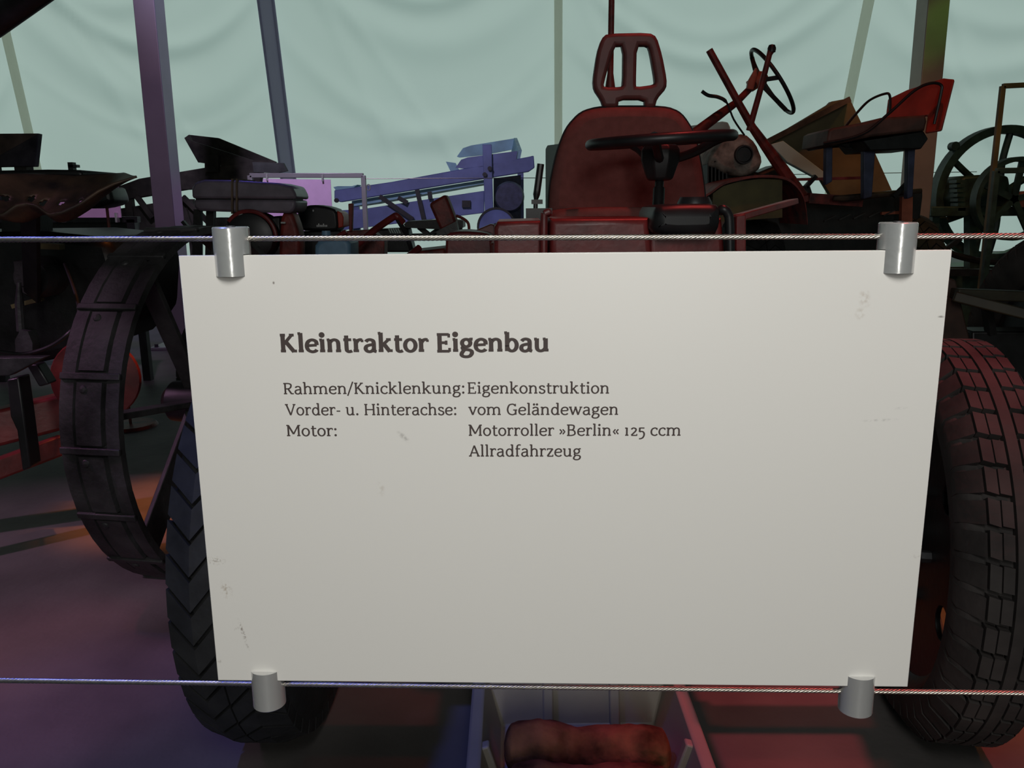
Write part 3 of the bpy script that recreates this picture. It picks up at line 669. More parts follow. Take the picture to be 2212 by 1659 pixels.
b = MB().lathe([(0, -.03), (.08, -.03), (.116, -.012), (.12, 0), (.116, .012), (0, .02)], A(208, 818, 2.32), (.25, -1, 0), 36); obj('drum', b, RED, lm, label='red brake drum')
b = MB().bar(A(-260, 985, 2.15), A(250, 858, 2.4), .10, .10); obj('axle_beam', b, RED, lm, bevel=.01, label='red axle beam')
b = MB().bar(A(-200, 1085, 2.0), A(140, 958, 2.25), .055, .06); obj('drawbar', b, RED, lm, bevel=.006, label='red drawbar')
b = MB().px([(14, 820), (40, 815), (52, 900), (66, 1010), (48, 1018), (36, 930), (22, 900)], 1.98, .05); obj('strap', b, BLK, lm, bevel=.004)
b = MB().px([(55, 787), (80, 787), (106, 830), (84, 836)], 2.0, .04); obj('clevis', b, BLK, lm, bevel=.004)
b = MB().px([(-260, 815), (-180, 775), (96, 772), (20, 812)], 1.9, .03); obj('deck_plate', b, STEEL, lm, bevel=.002)
b = MB().px([(-300, 830), (-300, 505), (90, 500), (235, 515), (255, 580), (250, 700), (190, 760), (60, 790)], 2.5, .5); obj('engine_block', b, BLKM, lm, bevel=.03)
b = MB().lathe([(0, -.02), (.05, -.02), (.06, 0), (.06, .12), (0, .12)], A(75, 600, 2.42), (0, 1, 0), 24).box(A(60, 590, 2.40), (.05, .04, .07)); obj('carburettor', b, IRON, lm)
b = MB().bar(A(28, 662, 2.40), A(92, 645, 2.42), .012, .03); obj('name_plate', b, OLIVE, lm)
b = MB().bar(A(86, 531, 2.40), A(134, 533, 2.40), .016, .03); obj('valve_cover', b, OLIVE, lm)
b = MB().tube([A(41, 610, 2.3), A(42, 655, 2.3), A(46, 715, 2.3)], [.005, .012, .012], 10).px([(32, 735), (44, 712), (60, 716), (70, 740), (70, 765), (34, 765)], 2.28, .04); obj('gear_lever', b, STEEL, lm)
b = MB().tube(smooth([A(-80, 748, 2.15), A(0, 760, 2.15), A(55, 764, 2.15), A(110, 747, 2.15), A(150, 718, 2.15), A(170, 690, 2.2), A(165, 640, 2.3), A(140, 570, 2.4)], 8), .005, 8); obj('control_cable', b, BLK, lm)
b = MB().tube([A(-260, 200, 1.7), A(-20, 42, 1.55), A(140, -75, 1.45)], .030, 18); obj('exhaust_pipe', b, BLKM, lm)
b = MB().tube([A(-260, 200, 1.7), A(-300, 700, 2.2)], .03, 14); obj('pipe_riser', b, BLKM, lm)
# perforated saddle seat
cxs = A(64, 420, 1.85); nu, nv = 84, 36; b = MB(); SWd = .234
def zpx(y): return A(64, y, 1.85).z
def front_z(u):
    u = abs(u); K = [(0, 437), (.10, 441), (.22, 461), (.34, 456), (.50, 438), (.66, 412), (.80, 396), (1.0, 381)]
    for (a, y0), (c, y1) in zip(K, K[1:]):
        if u <= c:
            t_ = (u-a)/(c-a); return zpx(y0+(y1-y0)*t_)
    return zpx(381)
for j in range(nv+1):
    v = j/nv
    for i in range(nu+1):
        u = -1+2*i/nu; sh = 1-.55*v
        zf = front_z(u); zb = zpx(378+4*(1-abs(u))) + .012
        bowl = -.045*sin(pi*v)*(1-u*u)
        z = zf*(1-v)**2*(1+2*v) + zb*(1-(1-v)**2*(1+2*v)) + bowl
        b.v.append(V((cxs.x+u*SWd*sh, 1.85+.02+.20*v - .05*(1-v)*(1-abs(abs(u)-.3)), z)))
holes = [(.28, .62), (.45, .62), (.28, .44), (-.28, .62), (-.45, .62), (-.28, .44), (0, .6), (.62, .45), (.76, .35), (.70, .62), (-.62, .45), (-.76, .35)]
for j in range(nv):
    for i in range(nu):
        u = -1+2*(i+.5)/nu; v = (j+.5)/nv
        if any(((u-a)/.042)**2 + ((v-c)/.05)**2 < 1 for a, c in holes): continue
        b.f.append((j*(nu+1)+i, j*(nu+1)+i+1, (j+1)*(nu+1)+i+1, (j+1)*(nu+1)+i))
st_ = obj('seat_pan', b, RUST, lm, ang=60, label='perforated steel saddle seat'); md = st_.modifiers.new('s', 'SOLIDIFY'); md.thickness = .005
b = MB().bar(A(64, 442, 1.98), A(70, 640, 2.4), .05, .012); obj('seat_spring', b, BLKM, lm)
b = MB().plate_px([(-200, 392), (-200, 372), (100, 366), (170, 367), (177, 374), (178, 384), (100, 388)], [], 2.5, .30, .008, 0).box(A(156, 362, 2.55), (.015, .02, .03)).box(A(160, 359, 2.55), (.025, .02, .008)); obj('tool_box', b, BLKM, lm)
b = MB().bar(A(60, 392, 2.6), A(60, 560, 2.6), .10, .10); obj('box_pillar', b, BLKM, lm)

# second saddle on a thin post behind
sp = thing('seat_post', 'black padded saddle on a thin red rod behind the perforated seat', 'saddle', V((A(230, 440, 3.4).x, 3.4, 0)))
b = MB().plate_px([(158, 446), (170, 436), (215, 408), (232, 402), (240, 420), (243, 434), (236, 442), (205, 450), (175, 451)], [], 3.32, .16, .02, 1); obj('saddle', b, BLK, sp)
p = A(230, 440, 3.4); b = MB().tube([p, V((p.x, 3.4, 0))], .006, 8); obj('rod', b, REDD, sp)
b = MB().lathe([(0, .012), (.10, .012), (.11, 0), (0, 0)], (p.x, 3.4, 0), (0, 0, 1), 20); obj('foot', b, REDD, sp)

# ================================================================== TILLER WITH TANK
YT = 3.1
tk = thing('motor_tiller', 'motor tiller with strapped dark oblong fuel tank and red cowling', 'tiller', V((A(530, 480, YT).x, YT+.1, 0)))
up_ = [(414, 429), (413, 408), (420, 394), (440, 388), (500, 389), (600, 395), (630, 402), (638, 418), (641, 430)]
lo_ = [(639, 432), (637, 452), (627, 461), (540, 459), (430, 456), (419, 449), (416, 431)]
b = MB().px(up_, YT, .20); tank = obj('tank', b, LEATH, tk, bevel=.010, ang=50)
b = MB().px(lo_, YT+.004, .192); obj('tank_bottom', b, LEATH, tank, bevel=.010, ang=50)
b = MB().px([(420, 400), (634, 408), (630, 450), (424, 446)], YT+.02, .16); obj('tank_seam', b, BLKM, tank)
b = MB()
for x0, x1 in ((499, 503), (509, 513)): b.px([(x0, 386), (x1, 386), (x1, 462), (x0, 462)], YT-.006, .212)
obj('tank_strap', b, WOODB, tank)
b = MB().px([(418, 452), (432, 452), (432, 700), (410, 700)], YT+.05, .03).px([(445, 455), (461, 455), (464, 700), (440, 700)], YT+.08, .03); obj('tank_bracket', b, BLKM, tk)
b = MB().bar(A(395, 478, YT+.1), A(430, 520, YT+.1), .012, .02).bar(A(395, 520, YT+.15), A(470, 505, YT+.15), .012, .02); obj('brace', b, BLKM, tk)
c = A(546, 512, YT+.02)
b = MB().lathe([(0, -.05), (.06, -.05), (.085, -.04), (.092, -.02), (.092, .10)], c, (0, 1, 0), 32); obj('engine_cowl', b, BLK, tk)
b = MB().tube([c + V((.094*cos(a), -.03, .094*sin(a))) for a in [radians(d) for d in range(-10, 150, 8)]], .008, 8); obj('cowl_ring', b, RED, tk)
b = MB().px([(462, 470), (492, 470), (496, 600), (462, 600)], YT+.03, .06); obj('cylinder_head', b, STEEL, tk, bevel=.004)
b = MB().plate_px([(606, 460), (630, 458), (642, 490), (648, 520), (644, 600), (600, 600), (602, 520)], [], YT+.02, .10, .015, 1); obj('red_cowl', b, REDD, tk)
b = MB().px([(560, 470), (606, 466), (610, 600), (560, 600)], YT+.06, .08); obj('gearbox', b, BLKM, tk, bevel=.01)
for p in ((520, 463), (612, 481)): obj('clip', MB().box(A(*p, YT-.01), (.016, .01, .006)), ALU, tk)
b = MB().box((BASE[tk].x, YT+.16, .42), (.32, .22, .5)); obj('engine_block', b, BLKM, tk, bevel=.02)
for s_ in (-.24, .24):
    tt, xx = tyre(tk, 'tyre', V((BASE[tk].x+s_, YT+.2, .24)), .24, .12, 'chevron', RUB); disc_wheel(tt, xx, .24, 0, 6)
# black rounded cover with an orange side
cv_ = thing('engine_cover', 'black rounded engine cover with orange side and small white mark', 'cover', V((A(690, 480, 3.62).x, 3.7, 0)))
b = MB().plate_px([(640, 498), (641, 462), (648, 448), (675, 442), (705, 446), (727, 454), (731, 490), (726, 500)], [], 3.62, .16, .012, 1); obj('shell', b, BLK, cv_)
b = MB().px([(728, 455), (738, 460), (742, 470), (741, 490), (730, 493)], 3.63, .14); obj('side', b, ORNG, cv_, bevel=.004, label='orange-red side cheek')
b = MB()
for k in range(7): b.px([(684+k*3.4, 486-(3 if k % 3 == 1 else 0)), (686.3+k*3.4, 486-(3 if k % 3 == 1 else 0)), (686.3+k*3.4, 490), (684+k*3.4, 490)], 3.617, .004)
b.px([(675, 453), (678, 453), (678, 457), (675, 457)], 3.617, .004); obj('badge', b, WHT, cv_)
b = MB().px([(644, 500), (736, 498), (742, 640), (640, 640)], 3.65, .14); obj('housing', b, BLKM, cv_, bevel=.006)
b = MB().leg(655, 730, 630, 3.67, .10); obj('stand', b, BLKM, cv_)
# canister
cn = thing('canister', 'blue grey canister standing under the orange-sided black cover', 'canister', V((A(715, 540, 2.7).x, 2.8, 0)))
b = MB().plate_px([(684, 1048), (676, 535), (690, 515), (745, 512), (760, 530), (754, 1048)], [], 2.7, .16, .015, 1); obj('can_body', b, CAN, cn)
b = MB().lathe([(0, .02), (.014, .02), (.016, 0), (.016, -.02)], A(705, 512, 2.78), (0, 0, 1), 16); obj('cap', b, CAN, cn)

# ================================================================== RED CULTIVATOR
YC = 3.4
rc = thing('red_cultivator', 'red cultivator with tubular handlebars and tilted brown-red box', 'cultivator', V((A(880, 500, YC).x, YC, 0)))
b = MB().tube(smooth([A(725, 575, YC-.2), A(790, 512, YC-.1), A(848, 470, YC), A(858, 468, YC), A(870, 480, YC+.02)], 5), .014, 12); obj('handlebar', b, RED, rc)
b = MB().tube([A(858, 472, YC), A(878, 505, YC+.05), A(890, 545, YC+.1)], .010, 10); obj('brace', b, STEEL, rc)
b = MB().tube([A(850, 600, YC-.1), A(880, 556, YC), A(906, 535, YC+.05)], .014, 12); obj('handlebar', b, RED, rc)
b = MB().tube([A(715, 520, YC+.1), A(748, 500, YC+.1)], .010, 10); obj('rod', b, RED, rc)
b = MB().px([(752, 440), (762, 439), (760, 500), (754, 500)], YC+.1, .03).px([(740, 500), (800, 496), (830, 520), (830, 560), (740, 560)], YC+.12, .1); obj('lever_bracket', b, REDD, rc, bevel=.003)
b = MB().px([(926, 440), (963, 419), (987, 482), (952, 499)], YC+.1, .14); obj('tool_box', b, REDD, rc, bevel=.012, label='tilted brown-red box')
b = MB().px([(942, 500), (985, 478), (990, 500), (945, 510)], YC+.1, .10); obj('box_bracket', b, BLKM, rc)
b = MB().tube(smooth([A(985, 466, YC+.1), A(1000, 472, YC+.1), A(1012, 484, YC+.1), A(1013, 510, YC+.1)], 4), .006, 8); obj('hook', b, REDD, rc)
b = MB().plate_px([(962, 520), (966, 503), (1000, 499), (1050, 503), (1064, 510), (1062, 640), (960, 640)], [], YC-.3, .3, .01, 1); obj('fender', b, RED, rc)
b = MB().px([(1022, 500), (1060, 484), (1068, 486), (1066, 540), (1020, 530)], YC-.1, .12); obj('side_plate', b, RED, rc, bevel=.004)
b = MB().px([(880, 545), (962, 536), (962, 640), (850, 640)], YC+.05, .3); obj('frame', b, REDD, rc, bevel=.01)
b = MB().leg(860, 1000, 630, YC+.08, .25); obj('leg', b, BLKM, rc)
# dark stand of the far machine with slotted guard
dg = thing('slotted_guard', 'dark low machine stand with slotted guard behind the red handlebars', 'stand', V((A(880, 500, 5).x, 5.1, 0)))
b = MB().px([(790, 520), (815, 495), (880, 492), (892, 545), (790, 545)], 5, .2); obj('guard', b, BLKM, dg, bevel=.01)
for k in range(5): obj('slot', MB().px([(838+k*5, 494), (841+k*5, 494), (846+k*5, 504), (843+k*5, 504)], 4.99, .02), GREYG, dg)
b = MB().px([(872, 484), (880, 478), (960, 474), (1000, 476), (1000, 492), (960, 496), (876, 492)], 5.05, .3); obj('bench_top', b, BLKM, dg)
for p, q in (((905, 490), (932, 512)), ((958, 488), (930, 508)), ((880, 510), (1000, 508))): obj('brace', MB().bar(A(*p, 5.2), A(*q, 5.2), .03, .05), BLKM, dg)
for x, y in ((800, 530), (990, 488)): obj('leg', MB().leg(x-8, x+8, y, 5.12, .06), BLKM, dg)

# ================================================================== FAR SORTING MACHINES
YB = 10.0
bs = thing('potato_sorter', 'blue painted sloping sorting machine with hopper, far behind between sign panel and seat', 'machine', V((A(950, 450, YB).x, YB+.5, 0)))
b = MB().px([(722, 411), (845, 393), (1140, 339), (1153, 336), (1155, 362), (1142, 371), (960, 400), (735, 437), (722, 430)], YB, .10); obj('side_beam', b, BLUE, bs, bevel=.01)
b = MB().px([(722, 411), (845, 393), (1140, 339), (1153, 336), (1155, 362), (1142, 371), (960, 400), (735, 437), (722, 430)], YB+.9, .08); obj('side_beam', b, BLUE, bs, bevel=.01)
b = MB().px([(760, 434), (1060, 386), (1060, 394), (800, 440), (760, 446)], YB+.10, .8); obj('belt', b, BLUEL, bs)
b = MB().px([(720, 455), (780, 452), (1046, 412), (1046, 460), (900, 478), (720, 500)], YB+.02, .08); obj('lower_board', b, BLUE, bs, bevel=.008)
b = MB().px([(1042, 312), (1062, 312), (1066, 480), (1048, 480)], YB-.06, .06); obj('upright', b, BLUE, bs, bevel=.006)
for x0, x1, y0, yy in ((1046, 1066, 480, YB-.05), (726, 744, 500, YB), (1118, 1131, 372, YB+.8), (760, 775, 440, YB+.8)): obj('leg', MB().leg(x0, x1, y0, yy, .07), BLUE, bs)
b = MB().px([(987, 338), (1000, 320), (1018, 314), (1110, 299), (1110, 322), (1050, 334), (992, 340)], YB+.75, .06)
obj('hopper_back', b, BLUEL, bs)
b = MB().px([(984, 362), (996, 345), (1010, 340), (1118, 326), (1115, 345), (1040, 360), (1000, 364)], YB+.0, .05); obj('hopper_front', b, BLUE, bs)
b = MB().prism([A(1110, 298, YB+.78), A(1120, 325, YB+.02), A(1116, 344, YB+.02), A(1104, 330, YB+.78)], (.04, 0, 0)); obj('hopper_side', b, BLUEL, bs)
b = MB().px([(963, 349), (984, 352), (994, 372), (974, 372)], YB+.3, .05); obj('deflector', b, BLUEL, bs)
b = MB().px([(720, 404), (730, 402), (760, 402), (772, 399), (760, 408), (726, 412)], YB+.3, .3); obj('scoop', b, BLUEL, bs)
for p in ((1058, 364), (1047, 377), (727, 433)): obj('bolt', MB().lathe([(0, -.02), (.026, -.02), (.026, .02)], A(*p, YB-.08), (0, 1, 0), 12), BLKM, bs)
for p, q in (((820, 424), (892, 474)), ((901, 410), (916, 476)), ((860, 427), (880, 438)), ((928, 414), (930, 430))): obj('strut', MB().bar(A(*p, YB-.03), A(*q, YB-.03), .05, .04), BLKM, bs)
b = MB().px([(998, 433), (1016, 433), (1016, 448), (998, 448)], YB-.03, .05); obj('latch', b, BLKM, bs)
b = MB().px([(1066, 385), (1125, 378), (1125, 480), (1066, 480)], YB+.3, .06); obj('end_board', b, BLUED, bs)
obj('pulley', MB().lathe([(0, -.04), (.16, -.04), (.18, 0), (.16, .04), (0, .04)], A(1100, 425, YB+.1), (0, 1, 0), 28), BLUED, bs)
wlz = A(1072, 490, YB-.25)
b = MB().lathe([(.0, -.03), (.18, -.03), (.20, -.035), (.20, .035), (0, .03)], wlz, (0, 1, 0), 36); obj('wheel_disc', b, BLUE, bs)
b = MB().lathe([(.20, -.045), (.222, -.045), (.222, .045), (.20, .045)], wlz, (0, 1, 0), 36, close=True); obj('wheel_tyre', b, BLKM, bs)
b = MB().lathe([(0, -.05), (.045, -.05), (.045, 0)], wlz, (0, 1, 0), 16); obj('axle_cap', b, BLKM, bs)

YD = 8.6
ws = thing('wooden_sorter', 'dark wooden sloping sorter with hopper behind the lilac-lit post', 'machine', V((A(450, 420, YD).x, YD+.4, 0)))
b = MB().px([(398, 298), (408, 291), (471, 298), (597, 350), (560, 362), (520, 345), (430, 312)], YD+.5, .05); obj('hopper_back', b, WOOD, ws)
b = MB().px([(399, 299), (425, 308), (545, 346), (600, 352), (562, 372), (530, 366), (443, 353), (430, 351)], YD, .06); obj('hopper_front', b, WOOD, ws)
b = MB().px([(398, 298), (408, 291), (432, 345), (428, 351)], YD+.06, .04); obj('hopper_end', b, WOOD, ws)
b = MB().px([(545, 350), (611, 352), (620, 369), (597, 374), (548, 372)], YD-.04, .06); obj('chute_mouth', b, mat('grey_wood', (78, 82, 80), 0.8, var=0.25, scale=7), ws)
b = MB().px([(442, 335), (471, 335), (471, 372), (442, 372)], YD-.08, .07); obj('hopper_post', b, WOOD, ws)
b = MB().px([(240, 408), (300, 386), (443, 362), (545, 350), (565, 372), (560, 400), (400, 410), (245, 436)], YD-.02, .10); obj('side_board', b, WOOD, ws, bevel=.008)
b = MB().px([(240, 408), (300, 386), (443, 362), (545, 350), (565, 372), (560, 400), (400, 410), (245, 436)], YD+.7, .08); obj('side_board', b, WOOD, ws, bevel=.008)
b = MB().px([(250, 452), (400, 428), (430, 470), (430, 500), (250, 500)], YD+.02, .08); obj('lower_board', b, WOOD, ws)
for p, q in (((296, 425), (330, 470)), ((395, 425), (470, 500)), ((398, 450), (420, 520))): obj('strut', MB().bar(A(*p, YD-.05), A(*q, YD-.05), .05, .04), WOOD, ws)
for x in (268, 400, 545): obj('leg', MB().leg(x, x+16, 430 if x < 500 else 395, YD, .07), WOOD, ws)
ch = thing('wooden_chute', 'dark wooden chute box above the perforated seat, on a wooden stand', 'chute', V((A(20, 400, 6.5).x, 6.8, 0)))
b = MB().px([(-70, 345), (0, 335), (83, 288), (75, 360), (40, 360), (-60, 362)], 6.5, .06); obj('front_board', b, WOOD, ch, bevel=.006)
b = MB().px([(-70, 289), (83, 288), (82, 300), (0, 345), (-70, 352)], 6.56, .04); obj('back_board', b, WOODB, ch, bevel=.006)
for x in (-40, 30): obj('leg', MB().leg(x, x+26, 358, 6.53, .10), WOOD, ch)

# ---- barrier frames with lilac-lit panels
YF = 6.6
def gate(xl, xr, yt, label, Y=YF):
    l, r = A(xl, yt, Y), A(xr, yt, Y)
    t = thing('barrier', label, 'barrier', V(((l.x+r.x)/2, Y, 0)), 'barrier frames of square tube')
    obj('top_rail', MB().bar(l, r, .035, .035), ALUT, t, bevel=.003)
    for p in (l, r):
        obj('upright', MB().bar(p, V((p.x, Y, 0)), .035, .035), ALUT, t, bevel=.003)
        obj('foot_plate', MB().box((p.x, Y, .005), (.12, .12, .01)), ALUT, t)
    obj('eyelet', MB().tube([V((r.x+.035+.014*cos(a), Y, r.z-.09+.022*sin(a))) for a in [2*pi*k/16 for k in range(16)]], .004, 6, closed=True), ALUT, t)
    return l.z
gate(540, 785, 379, 'grey square-tube barrier frame left of the blue sorter, carrying a panel')
def panel(P, clips, label, Y):
    t = thing('info_panel', label, 'sign', A(P[0][0], P[0][1], Y), 'lilac-lit panels on barrier frames')
    obj('sheet', MB().px(P, Y, .006), LILAC, t)
    for x, y in clips: obj('clip', MB().box(A(x, y, Y-.005), (.012, .03, .05)), ALU, t, bevel=.002)
    return t
panel([(568, 386), (714, 388), (720, 500), (568, 500)], ((577, 383), (697, 385)), 'lilac-lit blank panel hanging from the barrier frame beside the blue sorter', YF-.06)
panel([(90, 395), (254, 391), (262, 470), (128, 470)], ((137, 470), (253, 470)), 'lilac-lit blank panel clipped on a dark rail behind the black saddle', 4.3)
dr = thing('barrier', 'dark low square-tube barrier rail below the panel behind the black saddle', 'barrier', V((A(190, 480, 4.36).x, 4.36, 0)), 'barrier frames of square tube')
obj('top_rail', MB().bar(A(-60, 474, 4.36), A(300, 474, 4.36), .03, .04), BLKM, dr)
obj('lower_board', MB().px([(-60, 478), (296, 478), (296, 530), (-60, 530)], 4.38, .03), BLKM, dr)
for x in (-40, 285): p = A(x, 474, 4.36); obj('upright', MB().bar(p, V((p.x, 4.36, 0)), .04, .04), BLKM, dr)
p, q = A(785, 386, YF), A(2110, 371, YF)
b = MB().tube([p, A(1250, 384, YF), q], .003, 6); tag(obj('barrier_cable', b, WIRE), 'thin far cable strung across behind the seat at rail height', 'cable')

# ---- pale machine cover behind the seat
mc = thing('machine_cover', 'pale grey-green upright sheet cover with rounded corners behind the bucket seat', 'cover', V((1.1, 5.9, 0)))
pl = [A(1178, 520, 6.5), A(1178, 322, 6.5), A(1182, 314, 6.49), A(1560, 262, 5.40), A(1572, 264, 5.36), A(1577, 274, 5.35), A(1577, 520, 5.35)]
b = MB().prism(pl, (.015, .05, 0)); obj('sheet', b, GREYG, mc, bevel=.006)
b = MB().bar(pl[0] + V((.05, .03, 0)), V((pl[0].x+.05, pl[0].y+.03, 0)), .06, .06).bar(pl[-1] + V((-.05, .05, 0)), V((pl[-1].x-.05, pl[-1].y+.05, 0)), .06, .06); obj('leg', b, BLKM, mc)

# ================================================================== OLD TRACTOR AT RIGHT
YR = 4.2
ot = thing('old_tractor', 'rusty old tractor with tilted thin steering wheel, long levers and red-backed bench', 'tractor', V((1.5, 4.6, 0)))
b = MB().tube([A(1532, 108, YR), A(1595, 222, YR+.03), A(1625, 275, YR+.05), A(1680, 352, YR+.1), A(1735, 430, YR+.15)], [.017, .018, .02, .03, .035], 10); obj('long_lever', b, REDD, ot)
b = MB().tube([A(1668, 104, YR-.05), A(1662, 118, YR-.05), A(1645, 185, YR), A(1618, 282, YR+.05)], [.02, .013, .014, .015], 10); obj('short_lever', b, REDD, ot)
obj('lever_knob', MB().lathe([(0, .022), (.014, .018), (.02, .004), (.018, -.014), (0, -.02)], A(1667, 106, YR-.05), (0, 0, 1), 16), BLK, ot)
e1, e2 = A(1631, 108, YR+.25), A(1704, 242, YR+.35); cc = (e1+e2)/2; uu = (e2-e1)/2; RW = uu.length; uu.normalize()
vv = V((.45, 1, 0)); vv = (vv - uu*vv.dot(uu)).normalized(); nn = uu.cross(vv)
vdir = (cc-EO).normalized(); 
best = None
for k in range(180):                                             # wheel plane turned so that it is seen nearly edge-on
    t_ = radians(k); q = (vdir*cos(t_) + vdir.cross(uu)*sin(t_)); 
    if best is None or abs(abs(q.dot(vdir.cross(uu)))-.19) < best[0]: best = (abs(abs(q.dot(vdir.cross(uu)))-.19), q)
vv = (best[1]-uu*best[1].dot(uu)).normalized(); nn = uu.cross(vv)
b = MB().tube([cc + (uu*cos(2*pi*k/56)+vv*sin(2*pi*k/56))*RW for k in range(56)], .0105, 10, closed=True); sw2 = obj('steering_wheel', b, BLK, ot)
hub = cc - V((.075, 0, -.005))
for a in (0.2, 2.3, 4.4): obj('spoke', MB().bar(hub, cc + (uu*cos(a)+vv*sin(a))*RW, .022, .006), IRON, sw2)
b = MB().lathe([(0, -.05), (.03, -.05), (.036, .03), (.02, .05), (0, .05)], hub, nn, 16); obj('hub', b, AMBR, sw2)
b = MB().px([(1614, 192), (1617, 175), (1634, 145), (1640, 150), (1632, 178), (1628, 195)], YR+.22, .03); obj('hub_shroud', b, AMBR, sw2, bevel=.004)
b = MB().tube([hub, A(1590, 222, YR+.2), A(1548, 252, YR+.15), A(1500, 288, YR+.1), A(1440, 340, YR+.1)], [.016, .018, .024, .026, .026], 12); obj('steering_column', b, REDD, ot)
b = MB().tube(smooth([A(1516, 197, YR+.1), A(1530, 206, YR+.1), A(1552, 210, YR+.1), A(1570, 222, YR+.1), A(1585, 258, YR+.12), A(1608, 292, YR+.15)], 5), [.009]*15+[.005]*11, 8); obj('throttle_lever', b, BLK, ot)
# engine
b = MB().plate_px([(1528, 358), (1533, 335), (1545, 318), (1558, 300), (1575, 292), (1612, 288), (1635, 308), (1650, 345), (1642, 368), (1610, 382), (1570, 376), (1548, 362)], [], YR+.25, .25, .03, 1); en = obj('engine_housing', b, CAST, ot)
obj('fan_opening', MB().lathe([(0, -.002), (.036, -.002), (.040, -.012), (.046, -.012), (.05, .01)], A(1607, 334, YR+.24), (0, 1, 0), 28), BLK, en)
for k in range(6): obj('cooling_fin', MB().px([(1528+k*8, 352), (1531+k*8, 352), (1531+k*8, 404), (1528+k*8, 404)], YR+.27, .2), BLKM, en)
b = MB().px([(1526, 352), (1580, 365), (1640, 372), (1690, 352), (1712, 400), (1736, 450), (1500, 470), (1500, 420)], YR+.4, .25); obj('gearbox', b, BLKM, ot, bevel=.02)
# fender
P = [A(x, y, YR-.15) for x, y in ((1505, 432), (1535, 414), (1560, 396), (1590, 386), (1640, 378), (1700, 384), (1735, 420), (1745, 480))]
P = smooth(P, 5); b = MB(); 
for p in P: b.v += [p, p + V((0, .42, 0)), p + V((0, .42, -.012)), p - Z*.012]
b.f = [(i*4+j, i*4+(j+1) % 4, i*4+4+(j+1) % 4, i*4+4+j) for i in range(len(P)-1) for j in range(4)]
obj('fender', b, REDD, ot)
b = MB().prism([A(1538, 480, YR-.1)] + [A(x, y+4, YR-.1) for x, y in ((1540, 414), (1562, 398), (1592, 389), (1642, 382), (1690, 384))] + [A(1690, 470, YR-.1)], (0, .05, 0)); obj('fender_side', b, OLIVE, ot)
# chassis dark masses
b = MB().px([(1600, 462), (1680, 444), (1740, 432), (1800, 428), (1995, 408), (1995, 425), (1980, 545), (1600, 560)], YR+.3, .36); obj('chassis', b, BLKM, ot, bevel=.015)
b = MB().bar(A(1600, 462, YR+.1), A(1745, 428, YR+.1), .03, .03).bar(A(1745, 428, YR+.1), A(1860, 436, YR+.1), .05, .05); obj('frame_rail', b, REDD, ot)
b = MB().bar(A(1715, 388, YR+.2), A(1868, 384, YR+.2), .014, .02); obj('tie_bar', b, RED, ot)
b = MB().tube([A(1800, 428, YR), A(1830, 428, YR), A(1990, 412, YR)], [.012, .018, .012], 10); obj('draw_rod', b, RUST, ot)
b = MB().bar(A(1735, 410, YR+.2), A(1762, 380, YR+.2), .02, .03).bar(A(1748, 425, YR+.2), A(1740, 400, YR+.2), .03, .03); obj('linkage', b, BLKM, ot)
b = MB()
for k in range(5): b.bar(A(1780+k*32, 478-k*3, YR+.27), A(1805+k*32, 466-k*3, YR+.27), .006, .01)
obj('spring_leaf', b, STEEL, ot)
b = MB().px([(1905, 458), (1948, 456), (1948, 462), (1905, 464)], YR+.27, .02); obj('reflector_strip', b, AMBR, ot)
b = MB().px([(1949, 425), (1972, 425), (1969, 560), (1945, 560)], YR+.15, .03); obj('drop_bar', b, AMBR, ot)
for x, z_, rr in ((1.55, .42, .42),):
    for dy in (-.28, .62):
        tt, xx = tyre(ot, 'tyre', V((1.32, YR+.45+dy*0, rr)) if dy < 0 else V((2.15, YR+.45, rr)), rr, .2, 'chevron', RUB); disc_wheel(tt, xx, rr, .1)
b = MB().tube([(1.32, YR+.45, .42), (2.15, YR+.45, .42)], .05, 14).box((1.75, YR+.5, .60), (.5, .3, .34)); obj('axle', b, BLKM, ot)
# bench
YBn = 3.9
b = MB().plate_px([(1786, 312), (1790, 282), (1800, 276), (1880, 262), (1905, 254), (2000, 248), (2003, 262), (1998, 282), (1880, 296), (1800, 314)], [], YBn, .34, .012, 0); obj('bench_cushion', b, mat('worn_bench_leather', (92, 66, 58), .6, var=.3, scale=10), ot)
b = MB().px([(1788, 312), (1995, 282), (2006, 300), (1990, 322), (1880, 326), (1862, 304), (1795, 318)], YBn+.03, .30); obj('bench_frame', b, BLKM, ot, bevel=.006)
b = MB().prism([A(1912, 262, YBn+.30), A(1918, 214, YBn+.32), A(1960, 194, YBn+.25), A(2040, 170, YBn-.02), A(2062, 171, YBn-.04), A(2034, 282, YBn-.04), A(1998, 288, YBn), A(2004, 250, YBn)], (.02, .035, 0)); obj('bench_back', b, mat('red_vinyl', (178, 62, 48), .5, var=.15, scale=8), ot, bevel=.006)
b = MB().tube(smooth([A(1824, 276, YBn+.1), A(1850, 245, YBn+.15), A(1878, 217, YBn+.2), A(1910, 203, YBn+.28), A(1922, 207, YBn+.28), A(1923, 245, YBn+.28)], 6), .006, 8); obj('armrest', b, BLK, ot)
b = MB().tube(smooth([A(1778, 310, YBn-.05), A(1862, 290, YBn-.06), A(1920, 245, YBn-.06), A(1975, 196, YBn-.06), A(2010, 180, YBn-.06), A(2033, 184, YBn-.06), A(2032, 205, YBn-.06), A(2018, 268, YBn-.06)], 6), .0065, 8); obj('armrest', b, BLK, ot)
for P in ([(1785, 312), (1799, 312), (1798, 392), (1784, 400)], [(1866, 318), (1892, 316), (1884, 425), (1866, 430)], [(1962, 318), (1978, 318), (1972, 425), (1960, 430)]): obj('bench_leg', MB().px(P, YBn+.1, .04), BLUED, ot, bevel=.004)
